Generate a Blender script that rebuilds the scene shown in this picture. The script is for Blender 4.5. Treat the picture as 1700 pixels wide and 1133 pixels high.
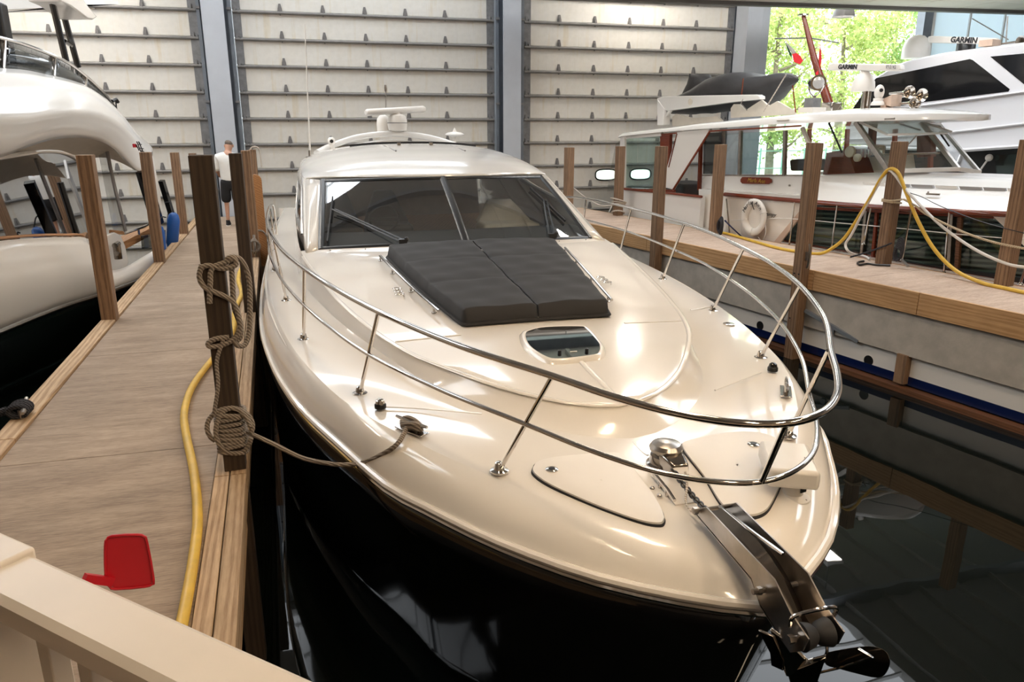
import bpy, bmesh, math, random
import numpy as np
from mathutils import Matrix, Vector, Quaternion

for _o in list(bpy.data.objects):
    bpy.data.objects.remove(_o)
SC = bpy.context.scene
COL = SC.collection
random.seed(7)

# ---------------------------------------------------------------- camera, world, light, exposure
F = 1240.0
PITCH = math.atan((566.5 - 209.0) / F)
YAW = math.radians(15.3)
CAM = np.array([0.0, 0.0, 2.06])
cd = bpy.data.cameras.new('camera')
cam = bpy.data.objects.new('camera', cd)
COL.objects.link(cam)
cam.location = CAM
cam.rotation_euler = (math.pi / 2 - PITCH, 0, -YAW)
cd.sensor_width = 36.0
cd.lens = F * 36.0 / 1700.0
cd.clip_start = 0.05
cd.clip_end = 300
SC.camera = cam

SKY = 4.5
w = bpy.data.worlds.new('world')
SC.world = w
w.use_nodes = True
nt = w.node_tree
bg = nt.nodes['Background']
bg.inputs['Color'].default_value = (0.90, 0.95, 1.0, 1)
bg.inputs['Strength'].default_value = SKY

SC.view_settings.view_transform = 'Standard'
SC.view_settings.look = 'None'
SC.view_settings.gamma = 1.0
SC.view_settings.use_curve_mapping = False
SC.view_settings.exposure = 0.50

ROOF_Z = 7.2
SKYLIGHTS = [(8.4, 12.4, 6.5, 15.2), (-6.8, -3.4, 7.0, 17.5), (18.5, 23.0, 4.0, 13.0), (-1.3, 4.4, 15.9, 18.7)]  # the far right bay and the one by the doors are added for light
for (x0, x1, y0, y1) in SKYLIGHTS + [(12.6, 17.8, None, None)]:
    ld = bpy.data.lights.new('portal', 'AREA')
    ld.shape = 'RECTANGLE'
    ld.cycles.is_portal = True
    lo = bpy.data.objects.new('daylight_portal', ld)
    COL.objects.link(lo)
    if y0 is None:
        ld.size = x1 - x0; ld.size_y = 7.0
        lo.location = ((x0 + x1) / 2, 19.75, 3.4)
        lo.rotation_euler = (math.radians(-90), 0, 0)
    else:
        ld.size = x1 - x0; ld.size_y = y1 - y0
        lo.location = ((x0 + x1) / 2, (y0 + y1) / 2, ROOF_Z + 0.26)

# ---------------------------------------------------------------- measuring helpers
_cy, _sy, _cp, _sp = math.cos(YAW), math.sin(YAW), math.cos(PITCH), math.sin(PITCH)
FWD = np.array([_sy * _cp, _cy * _cp, -_sp])
RGT = np.array([_cy, -_sy, 0.0])
UPV = np.cross(RGT, FWD)

def ray(x, y): return FWD + RGT * (x - 850.0) / F + UPV * (566.5 - y) / F
def bz(x, y, z):
    d = ray(x, y); return CAM + d * (z - CAM[2]) / d[2]
def by(x, y, Y):
    d = ray(x, y); return CAM + d * (Y / d[1])
def bx(x, y, X):
    d = ray(x, y); return CAM + d * (X / d[0])
def bpl(x, y, p0, n):
    d = ray(x, y); n = np.array(n, float)
    return CAM + d * (np.dot(np.array(p0, float) - CAM, n) / np.dot(d, n))

# frame of the finger dock and of the varnished yacht beyond it
RU = np.array([-.195, .981, 0]); RU = RU / np.linalg.norm(RU)
RN = np.array([RU[1], -RU[0], 0])
R0 = np.array([8.49, 10.66, 0])
def PR(x, y, o): return bpl(x, y, R0 + RN * o, RN)
def RP(t, o, z): return R0 + RU * t + RN * o + np.array([0, 0, z])
# frame of the white flybridge yacht
LU = np.array([.33, .944, 0]); LU = LU / np.linalg.norm(LU)
LN = np.array([LU[1], -LU[0], 0])
L0 = np.array([-3.13, 12.40, 0])
def PL(x, y, o): return bpl(x, y, L0 + LN * o, LN)
def LP(t, o, z): return L0 + LU * t + LN * o + np.array([0, 0, z])

# ---------------------------------------------------------------- mesh helpers
def A(p): return np.array(p, float)
def unit(v):
    v = A(v); n = np.linalg.norm(v); return v / n if n > 1e-12 else v
def cr(pts, n=8, closed=False):
    P = [A(p) for p in pts]; m = len(P); out = []
    segs = m if closed else m - 1
    for i in range(segs):
        if closed: p0, p1, p2, p3 = P[(i-1) % m], P[i], P[(i+1) % m], P[(i+2) % m]
        else:
            p1, p2 = P[i], P[i+1]
            p0 = P[i-1] if i > 0 else 2*p1 - p2
            p3 = P[i+2] if i + 2 < m else 2*p2 - p1
        for k in range(n):
            t = k / n
            out.append(.5*((2*p1) + (-p0+p2)*t + (2*p0-5*p1+4*p2-p3)*t*t + (-p0+3*p1-3*p2+p3)*t**3))
    if not closed: out.append(P[-1])
    return out
def resample(pts, n):
    P = np.array(pts); d = np.r_[0, np.cumsum(np.linalg.norm(np.diff(P, axis=0), axis=1))]
    s = np.linspace(0, d[-1], n)
    return np.stack([np.interp(s, d, P[:, k]) for k in range(P.shape[1])], 1)

class MB:
    def __init__(s): s.v = []; s.f = []
    def add(s, vs, fs):
        b = len(s.v); s.v += [tuple(float(c) for c in p) for p in vs]; s.f += [tuple(i+b for i in f) for f in fs]; return s
    def box(s, c, size, rz=0.0, M=None):
        sx, sy, sz = [q/2 for q in size]; c = A(c)
        ca, sa = math.cos(rz), math.sin(rz); vs = []
        for i in (-1, 1):
            for j in (-1, 1):
                for k in (-1, 1):
                    p = A((i*sx, j*sy, k*sz))
                    if M is not None: p = M @ p
                    else: p = A((p[0]*ca - p[1]*sa, p[0]*sa + p[1]*ca, p[2]))
                    vs.append(c + p)
        return s.add(vs, [(0,1,3,2),(4,6,7,5),(0,4,5,1),(2,3,7,6),(0,2,6,4),(1,5,7,3)])
    def bar(s, a, b, w, h=None, up=(0,0,1)):
        a, b = A(a), A(b); h = w if h is None else h
        t = unit(b-a); x = unit(np.cross(t, A(up))); y = np.cross(x, t); vs = []
        for p in (a, b):
            for i, j in ((-1,-1),(1,-1),(1,1),(-1,1)): vs.append(p + x*i*w/2 + y*j*h/2)
        return s.add(vs, [(3,2,1,0),(4,5,6,7),(0,1,5,4),(1,2,6,5),(2,3,7,6),(3,0,4,7)])
    def prism(s, pts, vec):
        n = len(pts); P = [A(p) for p in pts]; vec = A(vec)
        vs = P + [p + vec for p in P]
        return s.add(vs, [tuple(range(n))[::-1], tuple(range(n, 2*n))] + [(i, (i+1) % n, n+(i+1) % n, n+i) for i in range(n)])
    def loft(s, rings, closed=True, caps=True):
        n = len(rings[0]); vs = [p for r in rings for p in r]; fs = []
        for a in range(len(rings)-1):
            for i in range(n if closed else n-1):
                j = (i+1) % n
                fs.append((a*n+i, a*n+j, (a+1)*n+j, (a+1)*n+i))
        if caps and closed:
            fs.append(tuple(range(n))[::-1]); fs.append(tuple(range((len(rings)-1)*n, len(rings)*n)))
        return s.add(vs, fs)
    def tube(s, path, r, n=10, closed=False, flat=None, up=None):
        P = [A(p) for p in path]; m = len(P); rings = []
        rr = r if hasattr(r, '__len__') else [r]*m
        T = []
        for i in range(m):
            if closed: t = P[(i+1) % m] - P[i-1]
            else: t = P[min(i+1, m-1)] - P[max(i-1, 0)]
            T.append(unit(t))
        ref = A(up) if up is not None else (A((0,0,1)) if abs(T[0][2]) < .9 else A((1,0,0)))
        x = unit(np.cross(T[0], ref))
        for i in range(m):
            if up is not None: x = unit(np.cross(T[i], ref))
            else: x = unit(x - T[i]*np.dot(x, T[i]))
            y = np.cross(T[i], x); k = 1 if flat is None else flat
            rings.append([P[i] + rr[i]*(x*math.cos(2*math.pi*q/n) + y*k*math.sin(2*math.pi*q/n)) for q in range(n)])
        if closed: rings.append(rings[0])
        return s.loft(rings, True, not closed)
    def lathe(s, prof, c=(0,0,0), axis=(0,0,1), n=24, caps=True):
        c = A(c); a = unit(axis); x = unit(np.cross(a, (0,0,1) if abs(a[2]) < .9 else (1,0,0))); y = np.cross(a, x)
        return s.loft([[c + a*z + r*(x*math.cos(2*math.pi*q/n) + y*math.sin(2*math.pi*q/n)) for q in range(n)] for r, z in prof], True, caps)
    def ball(s, c, r, n=14, m=9):
        r = A(r) if hasattr(r, '__len__') else A((r, r, r)); c = A(c)
        return s.loft([[c + r*A((math.sin(p)*math.cos(2*math.pi*q/n), math.sin(p)*math.sin(2*math.pi*q/n), math.cos(p))) for q in range(n)]
                       for p in [math.pi*(.02+.96*i/(m-1)) for i in range(m)]])
    def grid(s, fn, nu, nv):
        vs = [fn(i/(nu-1), j/(nv-1)) for i in range(nu) for j in range(nv)]
        return s.add(vs, [(i*nv+j, (i+1)*nv+j, (i+1)*nv+j+1, i*nv+j+1) for i in range(nu-1) for j in range(nv-1)])
    def mesh(s, name, off=(0,0,0), ang=40):
        me = bpy.data.meshes.new(name); o = A(off)
        me.from_pydata([tuple(A(p)-o) for p in s.v], [], s.f)
        bm = bmesh.new(); bm.from_mesh(me)
        bmesh.ops.remove_doubles(bm, verts=bm.verts, dist=1e-5)
        bmesh.ops.recalc_face_normals(bm, faces=bm.faces)
        bm.to_mesh(me); bm.free()
        me.shade_smooth()
        me.set_sharp_from_angle(angle=math.radians(ang))
        return me
    def build(s, name, mat, parent=None, bevel=0, ang=40, solid=0, **tags):
        if parent is None:
            V = np.array(s.v); lo, hi = V.min(0), V.max(0)
            off = A(((lo[0]+hi[0])/2, (lo[1]+hi[1])/2, lo[2]))
        else: off = worldloc(parent)
        me = s.mesh(name, off, ang); me.materials.append(mat)
        o = bpy.data.objects.new(name, me); COL.objects.link(o)
        if parent is not None: o.parent = parent
        else: o.location = off
        if solid:
            md = o.modifiers.new('thick', 'SOLIDIFY'); md.thickness = solid; md.offset = -1
        if bevel:
            md = o.modifiers.new('bevel', 'BEVEL'); md.width = bevel; md.segments = 2; md.limit_method = 'ANGLE'; md.angle_limit = math.radians(50)
        tag(o, **tags)
        return o
def worldloc(o):
    l = A(o.location)
    while o.parent is not None:
        o = o.parent; l = l + A(o.location)
    return l
def tag(o, label=None, cat=None, group=None, kind=None):
    if label: o['label'] = label
    if cat: o['category'] = cat
    if group: o['group'] = group
    if kind: o['kind'] = kind
    return o
def thing(name, loc, label=None, cat=None, group=None, kind=None):
    o = bpy.data.objects.new(name, None); COL.objects.link(o); o.location = tuple(float(c) for c in loc)
    o.empty_display_size = .2
    return tag(o, label, cat, group, kind)
def inst(name, me, parent, loc, rot=(0,0,0), scale=None):
    o = bpy.data.objects.new(name, me); COL.objects.link(o)
    o.parent = parent
    o.location = A(loc) - (worldloc(parent) if parent is not None else 0)
    o.rotation_euler = rot
    if scale is not None: o.scale = scale
    return o
def text(name, body, size, mat, parent, origin, xdir, ydir, depth=.002, shear=0, align='CENTER', bold=0.0):
    cu = bpy.data.curves.new(name, 'FONT'); cu.body = body; cu.size = size; cu.extrude = depth; cu.shear = shear
    cu.align_x = align; cu.align_y = 'CENTER'; cu.offset = bold; cu.resolution_u = 3
    t = bpy.data.objects.new(name + '_curve', cu); COL.objects.link(t)
    dg = bpy.context.evaluated_depsgraph_get()
    me = bpy.data.meshes.new_from_object(t.evaluated_get(dg))
    bpy.data.objects.remove(t)
    x, y = unit(xdir), unit(ydir); y = unit(y - x*np.dot(x, y)); z = np.cross(x, y)
    o0 = A(origin) - worldloc(parent)
    me.transform(Matrix(((x[0], y[0], z[0], o0[0]), (x[1], y[1], z[1], o0[1]), (x[2], y[2], z[2], o0[2]), (0, 0, 0, 1))))
    me.materials.clear(); me.materials.append(mat)
    o = bpy.data.objects.new(name, me); COL.objects.link(o); o.parent = parent
    return o

# ---------------------------------------------------------------- materials
def newmat(name):
    m = bpy.data.materials.new(name); m.use_nodes = True
    n = m.node_tree.nodes; return m, n, m.node_tree.links, n['Principled BSDF']
def coords(n, l, scale=(1,1,1), rot=(0,0,0)):
    tc = n.new('ShaderNodeTexCoord'); mp = n.new('ShaderNodeMapping')
    mp.inputs['Scale'].default_value = scale; mp.inputs['Rotation'].default_value = rot
    l.new(tc.outputs['Object'], mp.inputs['Vector']); return mp.outputs['Vector']
def ramp(n, l, fac, stops):
    r = n.new('ShaderNodeValToRGB'); e = r.color_ramp.elements
    while len(e) < len(stops): e.new(.5)
    for k, (p, c) in enumerate(stops): e[k].position = p; e[k].color = tuple(c) + (1,)
    l.new(fac, r.inputs['Fac']); return r.outputs['Color']
def noise(n, l, vec, scale, detail=3, rough=.55):
    t = n.new('ShaderNodeTexNoise'); t.inputs['Scale'].default_value = scale; t.inputs['Detail'].default_value = detail; t.inputs['Roughness'].default_value = rough
    if vec is not None: l.new(vec, t.inputs['Vector'])
    return t.outputs['Fac']
def bump(n, l, h, bs, strength=.2, dist=.01):
    b = n.new('ShaderNodeBump'); b.inputs['Strength'].default_value = strength; b.inputs['Distance'].default_value = dist
    l.new(h, b.inputs['Height']); l.new(b.outputs['Normal'], bs.inputs['Normal'])
def mixc(n, l, fac, a, b, mode='MIX'):
    m = n.new('ShaderNodeMix'); m.data_type = 'RGBA'; m.blend_type = mode
    for sock, val in ((m.inputs[0], fac), (m.inputs[6], a), (m.inputs[7], b)):
        if hasattr(val, 'links'): l.new(val, sock)
        else: sock.default_value = val if not isinstance(val, tuple) else tuple(val) + ((1,) if len(val) == 3 else ())
    return m.outputs[2]
def plain(name, col, rough=.5, metal=0, var=.06, vs=6, spec=.5, coat=0, bmp=0, bs=60):
    m, n, l, b = newmat(name)
    v = coords(n, l)
    f = noise(n, l, v, vs, 4)
    lo = tuple(max(0, c*(1-var)) for c in col); hi = tuple(min(1, c*(1+var)) for c in col)
    l.new(ramp(n, l, f, [(.3, lo), (.7, hi)]), b.inputs['Base Color'])
    b.inputs['Roughness'].default_value = rough; b.inputs['Metallic'].default_value = metal
    b.inputs['Specular IOR Level'].default_value = spec
    if coat: b.inputs['Coat Weight'].default_value = coat; b.inputs['Coat Roughness'].default_value = .04
    if bmp: bump(n, l, noise(n, l, v, bs, 3), b, bmp, .004)
    return m
def wood(name, dark, light, axis=2, rz=0.0, rough=.7, gs=1.0, var=.16):
    m, n, l, b = newmat(name)
    sc = [9*gs, 9*gs, 9*gs]; sc[axis] = .55*gs
    v0 = coords(n, l, (1,1,1), (0,0,rz))
    oi = n.new('ShaderNodeObjectInfo')
    mp = n.new('ShaderNodeMapping'); mp.inputs['Scale'].default_value = sc
    ad = n.new('ShaderNodeVectorMath'); ad.operation = 'ADD'
    cb = n.new('ShaderNodeCombineXYZ'); ml = n.new('ShaderNodeMath'); ml.operation = 'MULTIPLY'; ml.inputs[1].default_value = 7.3
    l.new(oi.outputs['Random'], ml.inputs[0])
    for k in range(3): l.new(ml.outputs[0], cb.inputs[k])
    l.new(v0, ad.inputs[0]); l.new(cb.outputs[0], ad.inputs[1]); l.new(ad.outputs[0], mp.inputs['Vector'])
    wv = n.new('ShaderNodeTexWave'); wv.wave_type = 'RINGS' ; wv.rings_direction = 'XYZ'[axis]
    wv.inputs['Scale'].default_value = 1.1; wv.inputs['Distortion'].default_value = 9.0; wv.inputs['Detail'].default_value = 3.0; wv.inputs['Detail Scale'].default_value = .7
    l.new(mp.outputs[0], wv.inputs['Vector'])
    fi = noise(n, l, mp.outputs[0], 9, 4, .7)
    lg = noise(n, l, v0, 1.6, 3)
    c1 = ramp(n, l, wv.outputs['Fac'], [(.15, dark), (.75, light)])
    c2 = mixc(n, l, .5, c1, ramp(n, l, fi, [(.35, dark), (.65, light)]))
    c3 = mixc(n, l, .5, c2, ramp(n, l, lg, [(.3, (.62, .62, .62)), (.7, (1, 1, 1))]), 'MULTIPLY')
    mr = n.new('ShaderNodeMapRange'); mr.inputs[3].default_value = 1 - var; mr.inputs[4].default_value = 1 + var
    l.new(oi.outputs['Random'], mr.inputs[0])
    hs = n.new('ShaderNodeHueSaturation'); l.new(c3, hs.inputs['Color']); l.new(mr.outputs[0], hs.inputs['Value'])
    l.new(hs.outputs[0], b.inputs['Base Color'])
    b.inputs['Roughness'].default_value = rough
    bump(n, l, wv.outputs['Fac'], b, .25, .003)
    return m
def glass(name, tint, refl=.0, rough=.02, alpha_min=0.0, ior=1.5):
    m, n, l, b = newmat(name); n.remove(b)
    tr = n.new('ShaderNodeBsdfTransparent'); tr.inputs['Color'].default_value = tint + (1,)
    gl = n.new('ShaderNodeBsdfGlossy'); gl.inputs['Roughness'].default_value = rough; gl.inputs['Color'].default_value = (.95, .97, 1, 1)
    fr = n.new('ShaderNodeFresnel'); ge = n.new('ShaderNodeNewGeometry'); mr = n.new('ShaderNodeMapRange')
    mr.inputs[3].default_value = ior; mr.inputs[4].default_value = 1.0/ior
    l.new(ge.outputs['Backfacing'], mr.inputs[0]); l.new(mr.outputs[0], fr.inputs['IOR'])
    ad = n.new('ShaderNodeMath'); ad.operation = 'ADD'; ad.use_clamp = True; ad.inputs[1].default_value = refl
    l.new(fr.outputs[0], ad.inputs[0])
    mx = n.new('ShaderNodeMixShader'); l.new(ad.outputs[0], mx.inputs[0]); l.new(tr.outputs[0], mx.inputs[1]); l.new(gl.outputs[0], mx.inputs[2])
    l.new(mx.outputs[0], n['Material Output'].inputs['Surface'])
    return m

M = {}
M['gel'] = plain('white_gelcoat', (.83, .785, .725), .16, var=.015, vs=1.5, coat=.6)
M['gelcool'] = plain('bright_white_gelcoat', (.80, .79, .77), .16, var=.015, vs=1.2, coat=.4)
M['gelsemi'] = plain('nonskid_gelcoat', (.79, .75, .70), .34, var=.02, vs=3, bmp=.05, bs=400)
M['blackgel'] = plain('black_gelcoat', (.006, .006, .007), .08, var=.1, coat=.3)
M['chrome'] = plain('polished_steel', (.66, .63, .60), .10, 1, var=.05, vs=20)
M['dullsteel'] = plain('dull_steel', (.42, .39, .36), .28, 1, var=.12, vs=12)
M['darksteel'] = plain('dark_polished_steel', (.30, .27, .24), .14, 1, var=.1, vs=9)
M['canvas'] = plain('black_canvas', (.016, .015, .016), .7, var=.12, vs=5, bmp=.15, bs=300)
M['tarp'] = plain('charcoal_tarpaulin', (.035, .034, .036), .55, var=.2, vs=4, bmp=.5, bs=14)
M['black'] = plain('black_plastic', (.012, .012, .013), .35, var=.1)
M['blackgloss'] = plain('black_gloss', (.008, .008, .009), .08, var=.1, coat=.5)
M['rubber'] = plain('dark_rubber', (.02, .02, .022), .6, var=.15)
M['whiteplastic'] = plain('white_plastic', (.80, .77, .73), .35, var=.02)
M['vinyl'] = plain('cream_vinyl', (.66, .61, .53), .55, var=.05)
M['vinylrail'] = plain('white_vinyl_rail', (.66, .60, .53), .38, var=.05, vs=3)
M['red'] = plain('red_plastic', (.52, .008, .02), .4, var=.08)
M['redcloth'] = plain('red_cloth', (.75, .02, .03), .7)
M['greencloth'] = plain('green_cloth', (.01, .12, .06), .7)
M['whitecloth'] = plain('white_cloth', (.82, .82, .80), .75, var=.04, bmp=.3, bs=25)
M['blackcloth'] = plain('black_cloth', (.010, .010, .012), .85, var=.2, bmp=.2, bs=40)
M['skin'] = plain('skin', (.52, .29, .20), .5, var=.06, vs=14)
M['hair'] = plain('grey_hair', (.16, .13, .11), .7, var=.35, vs=120)
M['yellow'] = plain('yellow_hose', (.66, .42, .05), .45, var=.14, vs=7)
M['whitehose'] = plain('white_hose', (.70, .69, .68), .45, var=.05)
M['blue'] = plain('blue_fender', (.01, .09, .36), .4, var=.1)
M['navy'] = plain('navy_bootstripe', (.004, .012, .07), .25, var=.1)
M['concrete'] = plain('concrete', (.46, .43, .39), .85, var=.12, vs=5, bmp=.4, bs=35)
M['mahogany'] = wood('varnished_mahogany', (.13, .022, .010), (.24, .05, .022), 1, math.radians(-11), .16, 1.2)
M['teak'] = wood('teak_trim', (.36, .16, .06), (.55, .28, .12), 1, math.radians(19), .4, 1)
M['post'] = wood('weathered_post', (.14, .080, .046), (.34, .21, .125), 2, 0, .75, 1)
M['postshade'] = wood('shaded_post', (.030, .019, .012), (.075, .048, .030), 2, 0, .75, 1, .08)  # post wood darkened to carry the shade on the near posts
M['board'] = wood('edge_board', (.30, .18, .09), (.58, .41, .25), 1, math.radians(-2), .75, 1)
M['fascia'] = wood('fresh_pine_board', (.42, .23, .095), (.64, .40, .20), 1, math.radians(-11), .7, .8, .05)
M['waler'] = wood('wet_timber', (.09, .04, .02), (.20, .09, .045), 1, math.radians(-11), .4, 1)
M['blueSteel'] = plain('grey_blue_steel', (.47, .50, .55), .5, var=.05, vs=2)
M['darkSteelBlue'] = plain('dark_blue_steel', (.17, .195, .23), .5, var=.12, vs=3)
M['galv'] = plain('galvanised_strip', (.19, .19, .195), .6, 0, var=.2, vs=9)
M['strut'] = plain('grey_strut', (.24, .23, .22), .6, 0, var=.1, spec=.2)
M['hinge'] = plain('grey_hinge', (.20, .19, .185), .65, 0, var=.15, vs=30, spec=.2)
M['tan'] = plain('weathered_tan_paint', (.62, .46, .36), .6)
M['grey'] = plain('grey_paint', (.32, .31, .31), .6)
M['roofmetal'] = plain('roof_liner', (.50, .49, .47), .8, var=.04, vs=.5)
M['soffit'] = plain('soffit_panel', (.66, .62, .56), .8, var=.04, vs=2)
M['beam'] = plain('dull_beam', (.16, .15, .14), .7, var=.08, vs=2)
M['wallpaint'] = plain('wall_liner', (.40, .33, .26), .8, var=.05, vs=.6)
M['glassdark'] = glass('smoked_glass', (.40, .41, .41), .02)
M['glassclear'] = glass('clear_glass', (.90, .94, .93), .0)
M['glassgreen'] = glass('green_glass', (.80, .91, .89), .0)
M['glassblack'] = glass('black_glass', (.12, .12, .13), .03)
M['mirrorglass'] = glass('reflective_dark_glass', (.03, .03, .03), .42)
M['windshield'] = glass('windshield_glass', (.68, .72, .72), .14)
M['hatchglass'] = glass('hatch_acrylic', (.16, .165, .17), .38)
M['vinylclear'] = glass('clear_vinyl', (.85, .85, .84), .05, .08)
M['chainsteel'] = plain('dark_chain_steel', (.045, .04, .036), .3, .8, var=.2, vs=40)
M['gold'] = plain('gold_lettering', (.62, .38, .07), .35, .6)
M['ink'] = plain('black_lettering', (.02, .02, .025), .6)

def m_door():
    m, n, l, b = newmat('door_panel_paint')
    v = coords(n, l); oi = n.new('ShaderNodeObjectInfo')
    st = n.new('ShaderNodeMapping'); st.inputs['Scale'].default_value = (2.2, 2.2, .22); l.new(v, st.inputs['Vector'])
    ad = n.new('ShaderNodeVectorMath'); ad.operation = 'ADD'; cb = n.new('ShaderNodeCombineXYZ')
    ml = n.new('ShaderNodeMath'); ml.operation = 'MULTIPLY'; ml.inputs[1].default_value = 31; l.new(oi.outputs['Random'], ml.inputs[0]); l.new(ml.outputs[0], cb.inputs[0])
    l.new(st.outputs[0], ad.inputs[0]); l.new(cb.outputs[0], ad.inputs[1])
    f = noise(n, l, ad.outputs[0], 1.6, 5, .6)
    base = ramp(n, l, f, [(.36, (.70, .665, .60)), (.55, (.70, .675, .625)), (.72, (.63, .54, .38))])
    sp = noise(n, l, v, 9, 4)
    l.new(mixc(n, l, .10, base, ramp(n, l, sp, [(.3, (.45, .42, .36)), (.6, (1, 1, 1))]), 'MULTIPLY'), b.inputs['Base Color'])
    b.inputs['Roughness'].default_value = .55
    wv = n.new('ShaderNodeTexWave'); wv.bands_direction = 'Z'; wv.inputs['Scale'].default_value = 12; l.new(v, wv.inputs['Vector'])
    bump(n, l, wv.outputs['Fac'], b, .12, .004)
    return m
M['door'] = m_door()
def m_ply(name, lo, hi, rz):
    m, n, l, b = newmat(name)
    v = coords(n, l, (1,1,1), (0,0,rz))
    s1 = n.new('ShaderNodeMapping'); s1.inputs['Scale'].default_value = (1.2, 7, 1); l.new(v, s1.inputs['Vector'])
    f1 = noise(n, l, s1.outputs[0], 1.6, 6, .62)
    s2 = n.new('ShaderNodeMapping'); s2.inputs['Scale'].default_value = (10, 110, 1); l.new(v, s2.inputs['Vector'])
    f2 = noise(n, l, s2.outputs[0], 1.5, 3, .6)
    f3 = noise(n, l, v, .9, 3)
    mid = tuple((a+b_)/2 for a, b_ in zip(lo, hi))
    c = ramp(n, l, f1, [(.30, lo), (.5, mid), (.68, hi)])
    c = mixc(n, l, .30, c, ramp(n, l, f2, [(.38, tuple(x*.45 for x in lo)), (.6, hi)]))
    c = mixc(n, l, .55, c, ramp(n, l, f3, [(.35, (.66, .63, .60)), (.65, (1, 1, 1))]), 'MULTIPLY')
    l.new(c, b.inputs['Base Color']); b.inputs['Roughness'].default_value = .8
    bump(n, l, f2, b, .2, .002)
    return m
M['ply'] = m_ply('plywood_deck', (.27, .195, .14), (.47, .36, .265), 0)
M['plyR'] = m_ply('pale_plywood_deck', (.45, .33, .25), (.66, .52, .42), math.radians(-11))
def m_rope(name, a, c):
    m, n, l, b = newmat(name)
    v = coords(n, l)
    wv = n.new('ShaderNodeTexWave'); wv.bands_direction = 'DIAGONAL'; wv.inputs['Scale'].default_value = 26; wv.inputs['Distortion'].default_value = 2
    l.new(v, wv.inputs['Vector'])
    l.new(ramp(n, l, wv.outputs['Fac'], [(.2, a), (.8, c)]), b.inputs['Base Color'])
    b.inputs['Roughness'].default_value = .9; bump(n, l, wv.outputs['Fac'], b, .6, .004)
    return m
M['rope'] = m_rope('grey_braided_rope', (.16, .13, .105), (.36, .31, .26))
M['ropetan'] = m_rope('tan_rope', (.36, .28, .18), (.60, .50, .36))
M['ropedark'] = m_rope('dark_rope', (.012, .012, .016), (.045, .045, .055))
M['ropepale'] = m_rope('pale_rope', (.42, .36, .30), (.66, .60, .53))
def m_water():
    m, n, l, b = newmat('dark_water')
    v = coords(n, l)
    l.new(ramp(n, l, noise(n, l, v, .3, 2), [(.3, (.0025, .004, .0035)), (.7, (.004, .006, .005))]), b.inputs['Base Color'])
    b.inputs['Roughness'].default_value = .015; b.inputs['IOR'].default_value = 1.33
    bump(n, l, noise(n, l, v, 1.1, 2), b, .035, .05)
    return m
M['water'] = m_water()
def m_leaf(name, c1, c2):
    m, n, l, b = newmat(name)
    gi = n.new('ShaderNodeNewGeometry')
    c = ramp(n, l, gi.outputs['Random Per Island'], [(0, c1), (1, c2)])
    l.new(c, b.inputs['Base Color']); b.inputs['Roughness'].default_value = .6
    tl = n.new('ShaderNodeBsdfTranslucent'); l.new(c, tl.inputs['Color'])
    mx = n.new('ShaderNodeMixShader'); mx.inputs[0].default_value = .4
    l.new(b.outputs[0], mx.inputs[1]); l.new(tl.outputs[0], mx.inputs[2]); l.new(mx.outputs[0], n['Material Output'].inputs['Surface'])
    return m
M['leafA'] = m_leaf('spring_leaf', (.30, .42, .13), (.70, .74, .32))
M['leafB'] = m_leaf('mid_green_leaf', (.20, .36, .12), (.54, .64, .26))
M['grass'] = plain('pale_grass_bank', (.44, .46, .34), .9, var=.4, vs=3)
M['bark'] = plain('tree_bark', (.22, .18, .14), .9, var=.3, vs=9)
def m_lamp(name, col, s):
    m, n, l, b = newmat(name)
    b.inputs['Base Color'].default_value = (.9, .9, .9, 1); b.inputs['Emission Color'].default_value = col + (1,); b.inputs['Emission Strength'].default_value = s
    return m
# ================================================================= setting
WY = 19.5
WATER = -1.38
mb = MB(); mb.add([(-30, -14, WATER), (40, -14, WATER), (40, 24, WATER), (-30, 24, WATER)], [(0,1,2,3)])
mb.build('water', M['water'], label='still black harbour water inside the boathouse', kind='structure')

# roof with open skylight bays, some added for light
xs = sorted(set([-9.5, 25] + [v for s in SKYLIGHTS for v in s[:2]]))
ys = sorted(set([-9, WY + .4] + [v for s in SKYLIGHTS for v in s[2:]]))
mb = MB()
for i in range(len(xs)-1):
    for j in range(len(ys)-1):
        cx, cy = (xs[i]+xs[i+1])/2, (ys[j]+ys[j+1])/2
        if any(a < cx < b and c < cy < d for a, b, c, d in SKYLIGHTS): continue
        mb.box((cx, cy, ROOF_Z+.1), (xs[i+1]-xs[i], ys[j+1]-ys[j], .2))
roof = mb.build('ceiling', M['roofmetal'], kind='structure', label='high roof of the boathouse with skylight bays, some added for light')
for k in range(7):
    y = -6 + k*4
    b = MB(); b.box((7.7, y, ROOF_Z-.16), (34, .16, .32)); b.build('roof_beam', M['blueSteel'], roof)
for k in range(30):
    x = -9 + k*1.15
    if any(a-.1 < x < b_+.1 for a, b_, c_, d_ in SKYLIGHTS): continue
    b = MB(); b.box((x, 5.2, ROOF_Z-.07), (.09, 28, .14)); b.build('purlin', M['roofmetal'], roof)
for (a, b_, c_, d_) in SKYLIGHTS:
    for y in np.arange(c_+1.25, d_-.3, 1.25):
        b = MB(); b.box(((a+b_)/2, y, ROOF_Z+.1), (b_-a, .045, .08)); b.build('glazing_bar', M['gelcool'], roof)
    b = MB(); b.box(((a+b_)/2, (c_+d_)/2, ROOF_Z+.1), (.045, d_-c_, .08)); b.build('glazing_bar', M['gelcool'], roof)
mb = MB(); mb.box((-9.4, 5, 2.9), (.2, 29, 8.8)); mb.build('wall_left', M['wallpaint'], kind='structure', label='liner wall of the boathouse beside the flybridge yacht')
mb = MB(); mb.box((25, 5, 2.9), (.2, 29, 8.8)); mb.build('wall_right', M['wallpaint'], kind='structure', label='liner wall of the boathouse beyond the far motor yacht')
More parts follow.
